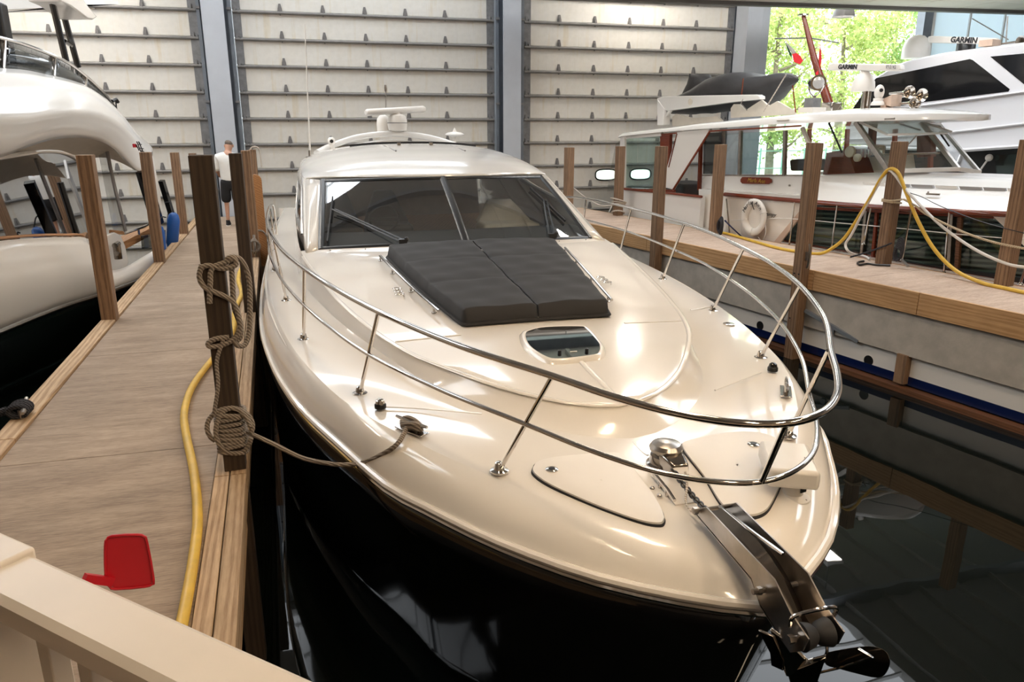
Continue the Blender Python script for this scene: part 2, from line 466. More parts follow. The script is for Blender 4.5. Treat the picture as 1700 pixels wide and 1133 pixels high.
mb = MB(); mb.box((7.7, -9, 2.9), (34.6, .2, 8.8)); mb.build('wall_front', M['wallpaint'], kind='structure', label='boathouse wall behind the viewing platform')
mb = MB()
for a, b in ((-9.4, -8.3), (-2.04, -1.30), (4.86, 5.62), (11.56, 12.62), (17.8, 18.12)):
    mb.box(((a+b)/2, WY+.15, 2.85), (b-a, .3, 8.7))
mb.box((7.7, WY+.15, 7.05), (34.4, .3, .4))
mb.build('wall_back', M['darkSteelBlue'], kind='structure', label='steel framed back wall between the overhead doors')

# ---- overhead sectional doors
JZ = [-.11 + .589*k for k in range(-2, 12)]
def hinge_mesh():
    b = MB(); b.prism([(-.075, 0, -.05), (.075, 0, -.05), (.065, 0, .05), (.03, 0, .19), (-.03, 0, .19), (-.065, 0, .05)], (0, -.035, 0))
    b.box((0, -.05, .02), (.05, .03, .16)); b.box((0, -.04, -.09), (.035, .04, .08))
    me = b.mesh('hinge'); me.materials.append(M['hinge']); return me
HM = hinge_mesh()
def holed_panel(x0, x1, zc, xs, me_name='panel'):
    b = MB(); hw, hh, h2 = .30, .135, .2945; edges = [x0]
    for xc in xs: edges += [xc-.40, xc+.40]
    edges.append(x1)
    for i in range(0, len(edges), 2): b.box(((edges[i]+edges[i+1])/2, WY, zc), (edges[i+1]-edges[i], .05, .589))
    for xc in xs:
        inn, out = [], []
        for a in np.linspace(0, 2*math.pi, 40, endpoint=False):
            ca, sa = math.cos(a), math.sin(a); k = (abs(ca)**3.2 + abs(sa)**3.2)**(-1/3.2)
            inn.append((xc+hw*ca*k, zc+hh*sa*k)); m = max(abs(ca), abs(sa)); out.append((xc+.40*ca/m, zc+h2*sa/m))
        b.loft([[A((x, WY+dy, z)) for x, z in r] for r, dy in ((out, -.025), (inn, -.025), (inn, .025), (out, .025))], True, False)
    return b, hw, hh
def door(name, x0, x1, off, label, holes=None, hk=-1):
    d = thing(name, ((x0+x1)/2, WY, JZ[0]), label, None, None, 'structure')
    b = MB(); b.box(((x0+x1)/2, WY+.0, JZ[0]+.2945), (x1-x0-.02, .05, .589))
    pm = b.mesh('panel', ((x0+x1)/2, WY, JZ[0]+.2945)); pm.materials.append(M['door'])
    b = MB()
    b.tube([(x0+.02, 0, 0), (x1-.02, 0, 0)], .034, 10)
    sm = b.mesh('strut', ((x0+x1)/2, 0, 0)); sm.materials.append(M['strut'])
    for k in range(len(JZ)-1):
        z0 = JZ[k]
        if k == hk:
            hb, hw, hh = holed_panel(x0+.01, x1-.01, z0+.2945, holes); hb.build('panel', M['door'], d)
            for xc in holes:
                b = MB(); P = []
                for a in np.linspace(0, 2*math.pi, 32, endpoint=False):
                    ca, sa = math.cos(a), math.sin(a); q = (abs(ca)**3.2 + abs(sa)**3.2)**(-1/3.2); P.append(A((xc+(hw+.01)*ca*q, WY-.03, z0+.2945+(hh+.01)*sa*q)))
                b.tube(P, .022, 6, closed=True); wf = b.build('door_window', M['black'], d)
                b = MB(); b.prism([p+A((0,.03,0)) for p in P], (0, .004, 0)); b.build('window_pane', M['glassclear'], wf)
        else:
            o = inst('panel', pm, d, ((x0+x1)/2, WY, z0+.2945))
            md = o.modifiers.new('bevel', 'BEVEL'); md.width = .012; md.segments = 1
        inst('strut', sm, d, ((x0+x1)/2, WY-.07, z0-.035))
        for h in range(5):
            inst('hinge', HM, d, (x0+off+.965*h, WY-.027, z0+.015), scale=(.74, 1, .78))
        for sx in (x0+.1, x1-.1):
            b = MB(); b.box((sx, WY-.04, z0+.29), (.18, .03, .55)); b.box((sx-.03, WY-.07, z0+.02), (.05, .06, .14)); b.box((sx+.05, WY-.07, z0-.01), (.04, .06, .10))
            if k == 0: EM = None
            b.build('end_stile', M['galv'], d)
    return d
door('door_1', -8.3, -2.04, 1.28, 'cream sectional overhead door behind the flybridge yacht')
door('door_2', -1.30, 4.86, 1.06, 'cream sectional overhead door behind the central white cruiser')
door('door_3', 5.62, 11.56, .95, 'cream sectional overhead door with rust stains behind the varnished yacht', [float(by(1006, 277, WY)[0]), float(by(1063, 277, WY)[0])], int((by(1006, 277, WY)[2]-JZ[0])/.589))

def column(x0, x1, fl0, fl1, label):
    c = thing('steel_column', ((x0+x1)/2, WY-.3, WATER), label, 'column', 'steel columns of the back wall')
    b = MB(); b.box(((x0+x1)/2, WY-.52, 2.9), (x1-x0, .05, 8.5)); b.build('flange', M['blueSteel'], c)
    b = MB(); b.box(((x0+x1)/2, WY-.25, 2.9), (.04, .5, 8.5)); b.build('web', M['blueSteel'], c)
    for a in (fl0, fl1):
        b = MB(); b.box((a, WY-.12, 2.9), (.07, .2, 8.5)); b.build('door_track', M['darkSteelBlue'], c)
        for z in (.6, 2.6, 4.6):
            b = MB(); b.box((a, WY-.24, z), (.1, .06, .05)); b.build('track_bracket', M['galv'], c)
column(-1.90, -1.43, -2.0, -1.34, 'pale grey-blue steel column behind the man on the walkway')
column(4.97, 5.42, 4.9, 5.55, 'grey-blue steel column right of the central cruiser\'s radar')
c3 = thing('steel_column', (12.05, WY-.3, WATER), 'wide grey-blue steel column beside the open doorway', 'column', 'steel columns of the back wall')
b = MB(); b.box((11.82, WY-.35, 2.9), (.44, .6, 8.5)); b.build('box_section', M['blueSteel'], c3)
b = MB(); b.prism([(12.05, WY-.6, WATER), (12.32, WY-.55, WATER), (12.6, WY+.1, WATER), (12.05, WY+.1, WATER)], (0, 0, 8.5)); b.build('splayed_jamb', M['blueSteel'], c3)
# translucent blue door leaf beyond the open bay
d4 = thing('door_4', (21, WY, -1), 'pale blue translucent door panels beyond the open doorway', None, None, 'structure')
M['bluepanel'] = plain('pale_blue_panel', (.78, .84, .88), .5, var=.03, vs=1)
_n = M['bluepanel'].node_tree.nodes; _l = M['bluepanel'].node_tree.links; _t = _n.new('ShaderNodeBsdfTranslucent'); _t.inputs['Color'].default_value = (.80, .88, .95, 1)
_x = _n.new('ShaderNodeMixShader'); _x.inputs[0].default_value = .45; _l.new(_n['Principled BSDF'].outputs[0], _x.inputs[1]); _l.new(_t.outputs[0], _x.inputs[2]); _l.new(_x.outputs[0], _n['Material Output'].inputs['Surface'])
for k in range(5):
    for j in range(2):
        b = MB(); b.box((18.75+k*1.28, WY+.02, .95+j*4.0), (1.24, .05, 3.94)); b.build('panel', M['bluepanel'], d4)
for k in range(6):
    b = MB(); b.box((18.12+k*1.28, WY-.02, 2.9), (.05, .06, 8)); b.build('rib', M['gelcool'], d4)

# dropped soffit with its beam
so = thing('ceiling_soffit', (14, 16, 4.9), 'dropped soffit of cream panels behind a dull edge beam', None, None, 'structure')
pA, pB = by(846, -3, 17.4), by(1720, 24.5, 17.4)
slope = (pB - pA)/(pB[0]-pA[0])
def sof(x, y, dz): 
    q = pA + slope*(x-pA[0]); return A((x, y, q[2]+dz))
b = MB(); b.bar(sof(1, 17.4, .11), sof(24, 17.4, .11), .22, .22); b.build('edge_beam', M['beam'], so)
for k in range(13):
    for j in range(2):
        x0 = 4 + k*1.6
        b = MB(); q = [sof(x0+.012, 15.3+1.04*j, .08), sof(x0+1.588, 15.3+1.04*j, .08), sof(x0+1.588, 16.32+1.04*j, .08), sof(x0+.012, 16.32+1.04*j, .08)]
        b.prism(q, (0, 0, .05)); b.build('ceiling_panel', M['soffit'], so)
b = MB(); b.prism([sof(4, 15.3, .13), sof(24.8, 15.3, .13), sof(24.8, 17.4, .13), sof(4, 17.4, .13)], (0, 0, .04)); b.build('soffit_backing', M['beam'], so)

# hanging dome lamp in front of the doorway
pl = by(1401, 21, 18.3)
dl = thing('dome_lamp', pl - A((0, 0, .1)), 'grey dome high-bay lamp hanging below the soffit beam', 'lamp')
b = MB(); b.lathe([(.30, -.10), (.285, -.09), (.26, .02), (.20, .14), (.10, .22), (.07, .30), (.03, .30)], pl, n=28, caps=False); b.build('lamp_shade', M['grey'], dl, solid=.006)
b = MB(); b.tube([pl + A((0,0,.28)), A((pl[0], pl[1], ROOF_Z))], .012, 6); b.build('cable', M['black'], dl)
b = MB(); b.ball(pl + A((0, 0, .05)), (.09, .09, .11)); b.build('bulb', m_lamp('neutral_bulb', (1, .95, .88), 12), dl)

# rectangular high-bay fittings of the hall, some added as fill
LAMPW = m_lamp('warm_tube_light', (1.0, .77, .52), 31)
LAMPN = m_lamp('neutral_tube_light', (1.0, .92, .82), 46)
def fixture(x, y, warm, label, L=1.5):
    t = thing('strip_light', (x, y, 6.2), label, 'lamp', 'strip lights under the roof')
    b = MB(); b.box((x, y, 6.30), (.5, L, .12)); b.build('housing', M['whiteplastic'], t, bevel=.02)
    b = MB(); b.box((x, y, 6.232), (.42, L-.1, .016)); b.build('diffuser', LAMPW if warm else LAMPN, t)
    for s in (-.5, .5):
        b = MB(); b.tube([(x, y+s, 6.36), (x, y+s, ROOF_Z)], .006, 5); b.build('hanger', M['galv'], t)
for i, (x, y, wm, lb) in enumerate([(3.4, 6.2, 1, 'above the cruiser\'s foredeck'), (0.4, 3.2, 1, 'above the cruiser\'s port bow'),
        (7.4, 3.0, 1, 'above the open water'), (-1.6, 13.5, 0, 'above the far end of the walkway'), (6.9, 12.8, 0, 'above the finger dock'), (-7.2, 10.5, 0, 'above the flybridge yacht'), (12.8, 15.2, 0, 'above the varnished yacht\'s pilothouse'), (8.6, 18.2, 0, 'above the stained overhead door, added to brighten it'), (-5.0, 18.4, 0, 'above the overhead door behind the flybridge, added to brighten it')]):  # the door fittings are unseen, added to brighten the doors
    fixture(x, y, wm, 'added warm fill light hung from the roof ' + lb)
for x, lb in ((1.8, 'behind the viewpoint, in line with the cruiser'), (5.2, 'behind the viewpoint, over open water'), (8.6, 'behind the viewpoint, nearest the finger dock')):
    fixture(x, -2.6, 1, 'added warm fill light hung from the roof ' + lb, 3.6)  # unseen warm fill added behind the camera to light the bow

# ---- outdoors beyond the open bay
mb = MB(); mb.box((25, 62, -1.0), (120, 84.6, .6)); mb.build('ground_outside', M['grass'], kind='structure', label='grassy bank outside the boathouse')
def tree(x, y, h, spread, leaf, n, label, seed):
    rnd = random.Random(seed)
    t = thing('tree', (x, y, -.7), label, 'tree', 'trees outside the open doorway')
    b = MB(); path = cr([(x, y, -.8), (x+rnd.uniform(-.2,.2), y, h*.35), (x+rnd.uniform(-.5,.5), y+.2, h*.9)], 5)
    b.tube(path, list(np.linspace(.20, .04, len(path))), 8)
    for k in range(9):
        z = h*(.12+.08*k); a = rnd.uniform(0, 6.3); r = spread*rnd.uniform(.5, .85)
        b.tube(cr([(x, y, z), (x+r*.5*math.cos(a), y+r*.5*math.sin(a), z+.3), (x+r*math.cos(a), y+r*math.sin(a), z+.9)], 3), [.07,.06,.055,.05,.04,.03,.02], 5)
    b.build('trunk', M['bark'], t)
    vs, fs = [], []
    clumps = []
    for k in range(70):
        while True:
            p = A((rnd.uniform(-1,1), rnd.uniform(-1,1), rnd.uniform(-1,1)))
            if np.dot(p, p) < 1: break
        clumps.append((A((x, y, h*.52)) + p*A((spread, spread*.8, h*.52)), rnd.uniform(.35, .75)))
    for k in range(n):
        c, r = clumps[rnd.randrange(len(clumps))]
        p = c + A((rnd.gauss(0,1), rnd.gauss(0,1), rnd.gauss(0,.8)))*r*.62
        a = unit((rnd.gauss(0,1), rnd.gauss(0,1), rnd.gauss(0,1))); bb = unit(np.cross(a, (rnd.gauss(0,1), rnd.gauss(0,1), rnd.gauss(0,1))))
        s = rnd.uniform(.06, .12); i = len(vs)
        vs += [p - a*s, p + bb*s*.5, p + a*s, p - bb*s*.5]; fs.append((i, i+1, i+2, i+3))
    me = bpy.data.meshes.new('foliage'); o3 = A(t.location)
    me.from_pydata([tuple(v-o3) for v in vs], [], fs); me.materials.append(M[leaf])
    o = bpy.data.objects.new('foliage', me); COL.objects.link(o); o.parent = t; o['kind'] = 'stuff'
for k, (x, y, h, s, lf, n, lb) in enumerate([
    (18.5, 27.5, 8.0, 2.3, 'leafA', 9000, 'yellow-green leafy tree behind the mast\'s tricolour flag'),
    (22.3, 28.5, 8.6, 2.5, 'leafA', 9000, 'yellow-green leafy tree behind the hanging dome lamp'),
    (25.6, 27.0, 7.6, 2.3, 'leafB', 9000, 'green leafy tree behind the white radar dome of the far yacht'),
    (20.4, 32.5, 9.5, 3.0, 'leafB', 9000, 'taller green tree set back behind the varnished mast'),
    (27.5, 32.0, 9.5, 3.0, 'leafA', 8000, 'taller pale green tree set back beside the blue door panels'),
    (15.8, 29.5, 8.0, 2.4, 'leafB', 7000, 'green tree showing through the varnished yacht\'s side windows')]):
    tree(x, y, h, s, lf, n, lb, 100+k)
fn = thing('wire_fence', (18.6, 24, -.7), 'pale green wire fence seen through the varnished yacht\'s side windows', 'fence')
M['fence'] = plain('pale_green_wire', (.30, .52, .42), .6)
for k in range(14):
    b = MB(); b.box((13+k*.9, 24, .3), (.05, .05, 2.0)); b.build('post', M['fence'], fn)
for z in (-.4, .1, .6, 1.2):
    b = MB(); b.box((18.8, 24, z), (11.9, .03, .03)); b.build('wire_rail', M['fence'], fn)

# ================================================================= walkway at the left
def wxl(y): return -2.0 - .0252*(y-5.13)
def wxr(y): return -.30 - .038*y
wk = thing('timber_walkway', (-1.3, 9, -.3), 'long plywood walkway beside the central white cruiser', 'dock')

seams = [1.0, 2.55, 4.99, 7.43, 9.87, 12.31, 14.75, 17.19, 18.9]
for a, b_ in zip(seams[:-1], seams[1:]):
    b = MB(); g = .004
    b.prism([(wxl(a), a+g, -.018), (wxr(a)-.19, a+g, -.018), (wxr(b_)-.19, b_-g, -.018), (wxl(b_), b_-g, -.018)], (0, 0, .018)); b.build('plywood_sheet', M['ply'], wk)
def seg(f0, f1, z0, z1, cuts, name, mat, bev=.006):
    for a, b_ in zip(cuts[:-1], cuts[1:]):
        b = MB(); g = .003
        b.prism([(f0(a), a+g, z0), (f1(a), a+g, z0), (f1(b_), b_-g, z0), (f0(b_), b_-g, z0)], (0, 0, z1-z0)); b.build(name, mat, wk, bevel=bev)
seg(lambda y: wxl(y)-.15, lambda y: wxl(y)-.006, -.10, .025, [1, 5.4, 8.78, 12.53, 15.8, 18.9], 'edge_board', M['board'])
RC = [1, 4.44, 8.72, 12.62, 16.22, 18.9]
seg(lambda y: wxr(y)-.184, lambda y: wxr(y)-.098, -.12, .02, RC, 'edge_board', M['board'])
seg(lambda y: wxr(y)-.092, lambda y: wxr(y), -.12, .022, RC, 'edge_board', M['board'])
seg(lambda y: wxl(y)-.14, lambda y: wxl(y)-.05, -.36, -.105, [1, 7, 13, 18.9], 'side_stringer', M['board'])
seg(lambda y: wxr(y)-.09, lambda y: wxr(y)-.03, -.40, -.125, [1, 7, 13, 18.9], 'side_stringer', M['board'])
for y in np.arange(1.5, 19, 1.6):
    b = MB(); b.box(((wxl(y)+wxr(y))/2, y, -.13), (1.35, .06, .20)); b.build('joist', M['post'], wk)

def post(x, y, ztop, w, d, mat, label, zb=WATER-.5, rz=0, name='mooring_post', grp='mooring posts'):
    b = MB(); b.box((x, y, (ztop+zb)/2), (w, d, ztop-zb), rz)
    return b.build(name, mat, None, bevel=.006, label=label, cat='post', group=grp)
post(wxr(4.52)-.065, 4.56, 1.905, .125, .125, M['postshade'], 'dark near post wrapped in grey braided rope', rz=.03)
post(wxr(8.8)-.055, 8.80, 1.775, .13, .13, M['postshade'], 'dark post on the walkway just beyond the rope-wrapped post')
post(wxr(12.7)-.055, 12.7, 1.69, .14, .14, M['post'], 'brown walkway post bearing a cleat with coiled rope')
post(wxr(16.3)-.03, 16.3, 1.60, .14, .14, M['post'], 'brown walkway post with a pale cord looped at its top')
post(wxl(8.85)-.07, 8.86, 1.77, .15, .15, M['post'], 'brown post beside the flybridge yacht\'s white bulwark')
post(wxl(12.6)-.07, 12.6, 1.68, .15, .15, M['post'], 'brown post beside the blue fender')
post(wxl(15.9)-.07, 15.9, 1.57, .15, .15, M['post'], 'brown post farthest along the flybridge yacht\'s side of the walkway')
post(wxl(18.8)-.05, 18.8, 1.46, .15, .15, M['post'], 'post at the walkway\'s far end, mostly hidden behind the rope-wrapped post')

# rounded board on the walkway edge
rbp = [( -.10 + .10*(1-math.cos(a))*0, 0, 0) for a in (0,)]
bx0 = wxr(13.6) + .03
b = MB(); pts = [(bx0-.10, 13.6, -.3)] + [(bx0 - .10*math.cos(a), 13.6, 1.17+.10*math.sin(a)) for a in np.linspace(0, math.pi, 11)] + [(bx0+.10, 13.6, -.3)]
rb = b.prism(pts, (0, .045, 0)).build('dock_board', M['teak'], None, bevel=.006, label='orange-brown round-topped board standing at the walkway\'s edge', cat='board')

# finger dock beyond the cruiser
fd = thing('finger_dock', RP(0, -.75, -.3), 'pale plywood dock edged with fresh pine beside the varnished yacht', 'dock')
W_ = 1.50
cuts = [-9, -6.6, -4.15, -1.7, .75, 3.2, 5.65, 8.1]
for a, b_ in zip(cuts[:-1], cuts[1:]):
    g = .004; b = MB(); b.prism([RP(a+g, -W_, -.02), RP(a+g, 0, -.02), RP(b_-g, 0, -.02), RP(b_-g, -W_, -.02)], (0, 0, .02)); b.build('plywood_sheet', M['plyR'], fd)
for a, b_ in ((-9, -2.75), (-2.75, -1.05), (-1.05, 3.05), (3.05, 8.1)):
    g = .004; b = MB(); b.prism([RP(a+g, -W_-.045, -.295), RP(b_-g, -W_-.045, -.295), RP(b_-g, -W_, -.295), RP(a+g, -W_, -.295)], (0, 0, .297)); b.build('fascia_board', M['fascia'], fd, bevel=.005)
b = MB(); b.prism([RP(-9, 0, -.25), RP(8.1, 0, -.25), RP(8.1, .04, -.25), RP(-9, .04, -.25)], (0, 0, .25)); b.build('fascia_board', M['fascia'], fd)
b = MB(); b.prism([RP(-9, -W_+.02, -.88), RP(8.1, -W_+.02, -.88), RP(8.1, -.35, -.88), RP(-9, -.35, -.88)], (0, 0, .86)); b.build('concrete_beam', M['concrete'], fd)
b = MB(); b.prism([RP(-9, -W_-.05, WATER-.1), RP(8.1, -W_-.05, WATER-.1), RP(8.1, -W_+.10, WATER-.1), RP(-9, -W_+.10, WATER-.1)], (0, 0, .17)); b.build('waler', M['waler'], fd)
FO_ = -W_+.09
b = MB(); b.prism([RP(-9, FO_, -1.19), RP(8.1, FO_, -1.19), RP(8.1, FO_, -.86), RP(-9, FO_, -.86)], RN*.06); b.build('float_panel', M['gelcool'], fd)
b = MB(); b.prism([RP(-9, FO_-.012, -1.29), RP(8.1, FO_-.012, -1.29), RP(8.1, FO_-.012, -1.17), RP(-9, FO_-.012, -1.17)], RN*.06); b.build('blue_stripe', M['navy'], fd)
for px, py in ((1262, 541), (1442, 599)):
    q = PR(px, py, FO_); b = MB(); b.lathe([(.075, -.02), (.075, .006), (.06, .004)], q, -RN, n=20); b.build('drain_hole', M['black'], fd)
for px, py in ((1240,567),(1252,570),(1262,574),(1478,637),(1487,640),(1650,702),(1690,713)):
    q = PR(px, py, FO_-.012); b = MB(); b.lathe([(.032, -.01), (.032, .015), (.022, .03), (.01, .032)], q, -RN, n=12); b.build('chrome_boss', M['chrome'], fd)
for t in (-2.62, -6.5, 1.6, 5.2):
    b = MB(); c = RP(t, -W_+.06, 0); b.box((c[0], c[1], -1.07), (.15, .15, .40), math.radians(11)); b.build('strut_post', M['post'], fd)
def tat(px, o):      # distance along the dock at which an upright at offset o shows at pixel column px
    lo, hi = -9.0, 9.0
    for _ in range(60):
        m = (lo+hi)/2; p = RP(m, o, .8) - CAM
        x = 850 + F*np.dot(p, RGT)/np.dot(p, FWD)
        if x > px: lo = m
        else: hi = m
    return lo
def ztop(p, py):
    d = ray(0, 0); v = A(p) - CAM
    # height at the plan position whose image row is py
    k = np.dot(v[:2], RGT[:2]); h = v[0]*math.sin(YAW) + v[1]*math.cos(YAW)
    s = (566.5-py)/F
    return CAM[2] + h*(s*_cp - _sp)/(_cp + s*_sp)
RPOST = {}
for px, o, py, lb in [(944, -W_-.12, 245, 'brown post nearest the overhead door on the finger dock'), (1094, -W_-.12, 243, 'brown post on the pine fascia in front of the yacht\'s aft windows'), (1340, -W_-.12, 237, 'tall brown post bolted to the pine fascia, below the yacht\'s windshield'),
                  (1028, -.10, 243, 'brown post with pale rope coiled round it by the yacht\'s stern'), (1191, -.10, 240, 'brown post with a dark rope tied low, left of the life ring'), (1478, -.12, 235, 'brown post carrying the yellow and white hoses'), (1684, -.10, 232, 'brown post at the photo\'s right edge')]:
    t = tat(px, o); p = RP(t, o, 0); zt = ztop(p, py)
    RPOST[px] = (t, o, zt)
    po = post(p[0], p[1], zt, .17, .17, M['post'], lb, rz=math.radians(11))
    if px == 1340: bolts_at, bolted = p, po
for k, (dz, dx) in enumerate([(-.06, -.04), (-.06, .045), (-.26, -.04), (-.75, .04)]):
    c = bolts_at - RN*.086 + RU*dx + A((0, 0, dz))
    b = MB(); b.lathe([(.013, -.004), (.013, .006), (.008, .008)], c, -RN, n=8); b.build('bolt', M['black'], bolted)
# steel brace under the dock
b = MB(); q = RP(RPOST[1340][0]-.1, -W_-.05, -.62); b.bar(q, RP(-1.9, -W_+.03, -.88), .05, .05); b.bar(RP(-1.5, -W_-.005, -.83), RP(-1.42, -W_-.005, -.83), .03, .09)
b.build('steel_brace', M['darkSteelBlue'], fd)
# ================================================================= central white cruiser
CX = 1.71
def cl(x, y): return bx(x, y, CX)
BT = thing('cabin_cruiser', (CX, 9, WATER), 'white cabin cruiser with black foredeck sunpad, moored in the middle slip', 'boat')
def ring(half, n=161):
    full = [A((CX-h, y, z)) for h, y, z in half[:0:-1]] + [A((CX+h, y, z)) for h, y, z in half]
    return resample(cr(full, 8), n)
RR = [(0,2.28,.12),(.16,2.355,.12),(.36,2.48,.12),(.58,2.65,.12),(.78,2.86,.12),(1.0,3.14,.12),(1.24,3.52,.12),(1.40,3.80,.12),(1.62,4.42,.125),(1.81,4.98,.13),(1.95,5.55,.13),(2.07,6.2,.14),(2.19,7.2,.15),(2.26,8.7,.16),(2.28,10.5,.17),(2.27,13,.17),(2.22,15.6,.17)]
DE = [(0,2.74,.275),(.13,2.75,.278),(.26,2.785,.285),(.53,2.94,.305),(.86,3.32,.34),(1.2,3.80,.375),(1.52,4.40,.40),(1.71,4.98,.415),(1.88,5.7,.435),(2.02,6.63,.455),(2.12,7.7,.47),(2.165,8.7,.48),(2.18,10.5,.49),(2.17,13,.49),(2.12,15.6,.49)]
TB = [(0,3.62,.345),(.16,3.65,.35),(.32,3.74,.355),(.46,3.86,.36),(.65,4.05,.375),(.88,4.42,.39),(1.10,4.97,.41),(1.28,5.57,.425),(1.43,6.10,.435),(1.60,6.86,.45),(1.80,8.05,.47),(1.87,9.5,.48),(1.90,12,.49),(1.90,15.6,.49)]
TT = [(0,3.86,.455),(.16,3.89,.46),(.32,3.98,.467),(.48,4.12,.478),(.65,4.31,.49),(.86,4.62,.51),(1.05,4.95,.525),(1.20,5.33,.545),(1.32,5.75,.565),(1.50,6.55,.605),(1.72,7.85,.69),(1.80,8.6,.735),(1.84,10,.76),(1.86,12,.76),(1.86,15.6,.76)]
N = 161
rr, de, tb, tt = ring(RR), ring(DE), ring(TB), ring(TT)
def lerp(a, b, t): return a*(1-t) + b*t
# hull sides below the rub rail (black) down to the water, flared at the bow
bt_ = []
for p in rr:
    f = max(0, min(1, (p[1]-2.28)/5.0)); c = A((CX, max(p[1], 2.2), 0))
    q = A((CX + (p[0]-CX)*(.60+.35*f), p[1] + .75*(1-f)**2, WATER-.45)); bt_.append(q)
b = MB(); rings_ = []
for t in (0, .12, .35, .65, 1.0):
    rings_.append([lerp(a, c, t)*A((1,1,0)) + A((0,0,lerp(a[2], c[2], t))) + A((0,0,0)) for a, c in zip(rr, bt_)])
b.loft(rings_, False)
b.build('hull', M['blackgel'], BT, ang=60, solid=.02)
b = MB(); b.prism([rr[0]] + [bt_[0], bt_[-1]] + [rr[-1], A((rr[-1][0], 15.6, .49)), A((rr[0][0], 15.6, .49))], (0, .05, 0)); b.build('transom', M['gel'], BT)
# gunwale: white topside band from rub rail to deck edge
b = MB(); rs = []
for t in np.linspace(0, 1, 9):
    r_ = []
    for a, c in zip(rr, de):
        ctl = lerp(a, c, .22); ctl[2] = lerp(a[2], c[2], .86)
        r_.append((1-t)**2*a + 2*t*(1-t)*ctl + t*t*c)
    rs.append(r_)
b.loft(rs, False); gun = b.build('gunwale', M['gel'], BT, ang=60)
# moulded lip above the rub rail and the raised bead along the topside
b = MB(); b.tube([p + A((0,0,.035)) for p in rr], .022, 8); b.build('moulded_lip', M['gel'], BT)
def gunpt(i, t):
    a, c = rr[i], de[i]; ctl = lerp(a, c, .22); ctl[2] = lerp(a[2], c[2], .86); return (1-t)**2*a + 2*t*(1-t)*ctl + t*t*c
for ia, ib in ((6, 58), (102, 154)):
    b = MB(); ii = range(ia, ib); b.tube([gunpt(i, .80) for i in ii], [.014*min(1, .15+min(k, ib-ia-1-k)/9) for k in range(ib-ia)], 8); b.build('topside_bead', M['gel'], BT)
b = MB(); b.tube([p for p in rr], .016, 8); b.build('rub_rail', M['chrome'], BT)
# side deck and foredeck
b = MB(); rs = []
for t in np.linspace(0, 1, 7):
    rs.append([lerp(a, c, t) + A((0,0,.012*math.sin(math.pi*t))) for a, c in zip(de, tb)])
b.loft(rs, False); b.build('deck', M['gel'], BT, ang=60)
# trunk cabin: coved side, rounded shoulder, crowned top
b = MB(); rs = []
for t in np.linspace(0, 1, 9):
    r_ = []
    for a, c in zip(tb, tt):
        ctl = lerp(a, c, .55); ctl[2] = lerp(a[2], c[2], .30)
        r_.append((1-t)**2*a + 2*t*(1-t)*ctl + t*t*c)
    rs.append(r_)
def crown(y): 
    s = max(0, min(1, (y-4.2)/4.2)); return .012 + .045*s*s*(3-2*s)
def toppt(i, s):      # s -1..1 across between ring index i and its mirror
    L, R_ = tt[i], tt[N-1-i]; p = lerp(L, R_, (s+1)/2); p = p.copy(); p[2] += crown(p[1])*(1-s*s); return p
half = N//2
idx = [i for i in range(half+1) if tt[i][1] < 8.55]
b.loft(rs, False)
b.loft([[toppt(i, s) for s in np.linspace(-1, 1, 17)] for i in idx], False)
b.build('trunk_cabin', M['gel'], BT, ang=50)
def topz(x, y):
    h = abs(x-CX)
    ys = [tt[i][1] for i in idx][::-1]; hs = [CX-tt[i][0] for i in idx][::-1]; zs = [tt[i][2] for i in idx][::-1]
    H = np.interp(y, ys, hs); s = min(1, h/max(H, .01)); return np.interp(y, ys, zs) + crown(y)*(1-s*s)
# raised border bead round the trunk top
b = MB(); b.tube([lerp(tt[i], tt[N-1-i], .0) + A((0,0,.002)) for i in range(N) if tt[i][1] < 8.3], .02, 8, flat=.5); b.build('shoulder_bead', M['gel'], BT)
def onTop(x, y, dz=0): return A((x, y, topz(x, y)+dz))
# moulded seams on the trunk top
b = MB(); b.tube([onTop(CX+.02, y, .002) for y in np.linspace(3.98, 4.62, 8)], .022, 6, flat=.35); b.build('moulded_seam', M['gel'], BT)
for xa, xb in ((.66, 1.15), (-1.15, -.66)):
    b = MB(); b.tube([onTop(x, 5.30-.02*abs(x-CX), .002) for x in np.linspace(CX+xa, CX+xb, 8)], .012, 6, flat=.4); b.build('moulded_seam', M['gel'], BT)

# ---- windshield
def wsp(s, v):        # s -1..1 across, v 0 bottom..1 top
    h = s*(1.60 + (1.49-1.60)*v); 
    y = (8.17 + (8.46-8.17)*s*s)*(1-v) + (9.59+(10.15-9.59)*s*s)*v
    z = (.795 + (.745-.795)*s*s)*(1-v) + (1.43+(1.385-1.43)*s*s)*v
    return A((CX+h, y, z + .02*math.sin(math.pi*v)))
nrm = unit(np.cross(wsp(.1, .5)-wsp(-.1, .5), wsp(0, .6)-wsp(0, .4)))
if nrm[1] > 0: nrm = -nrm
for s0, s1 in ((-.985, -.03), (.03, .985)):
    b = MB(); b.grid(lambda u, v: wsp(s0+(s1-s0)*u, .03+.94*v), 14, 8); b.build('windshield_pane', M['windshield'], BT, ang=80)
def strip(sa, va, sb, vb, w_, name, mat, off=.006, n=20, thick=.02):
    b = MB(); pts = []
    b.tube([wsp(sa+(sb-sa)*t, va+(vb-va)*t) + nrm*off for t in np.linspace(0, 1, n)], w_, 6, flat=.45, up=nrm)
    return b.build(name, mat, BT)
strip(-.985, .0, -.985, 1, .035, 'windshield_gasket', M['black']); strip(.985, 0, .985, 1, .035, 'windshield_gasket', M['black'])
strip(-1, .015, 1, .015, .028, 'windshield_gasket', M['black']); strip(-1, .985, 1, .985, .028, 'windshield_gasket', M['black'])
strip(0, 0, 0, 1, .045, 'mullion', M['black'], .002)
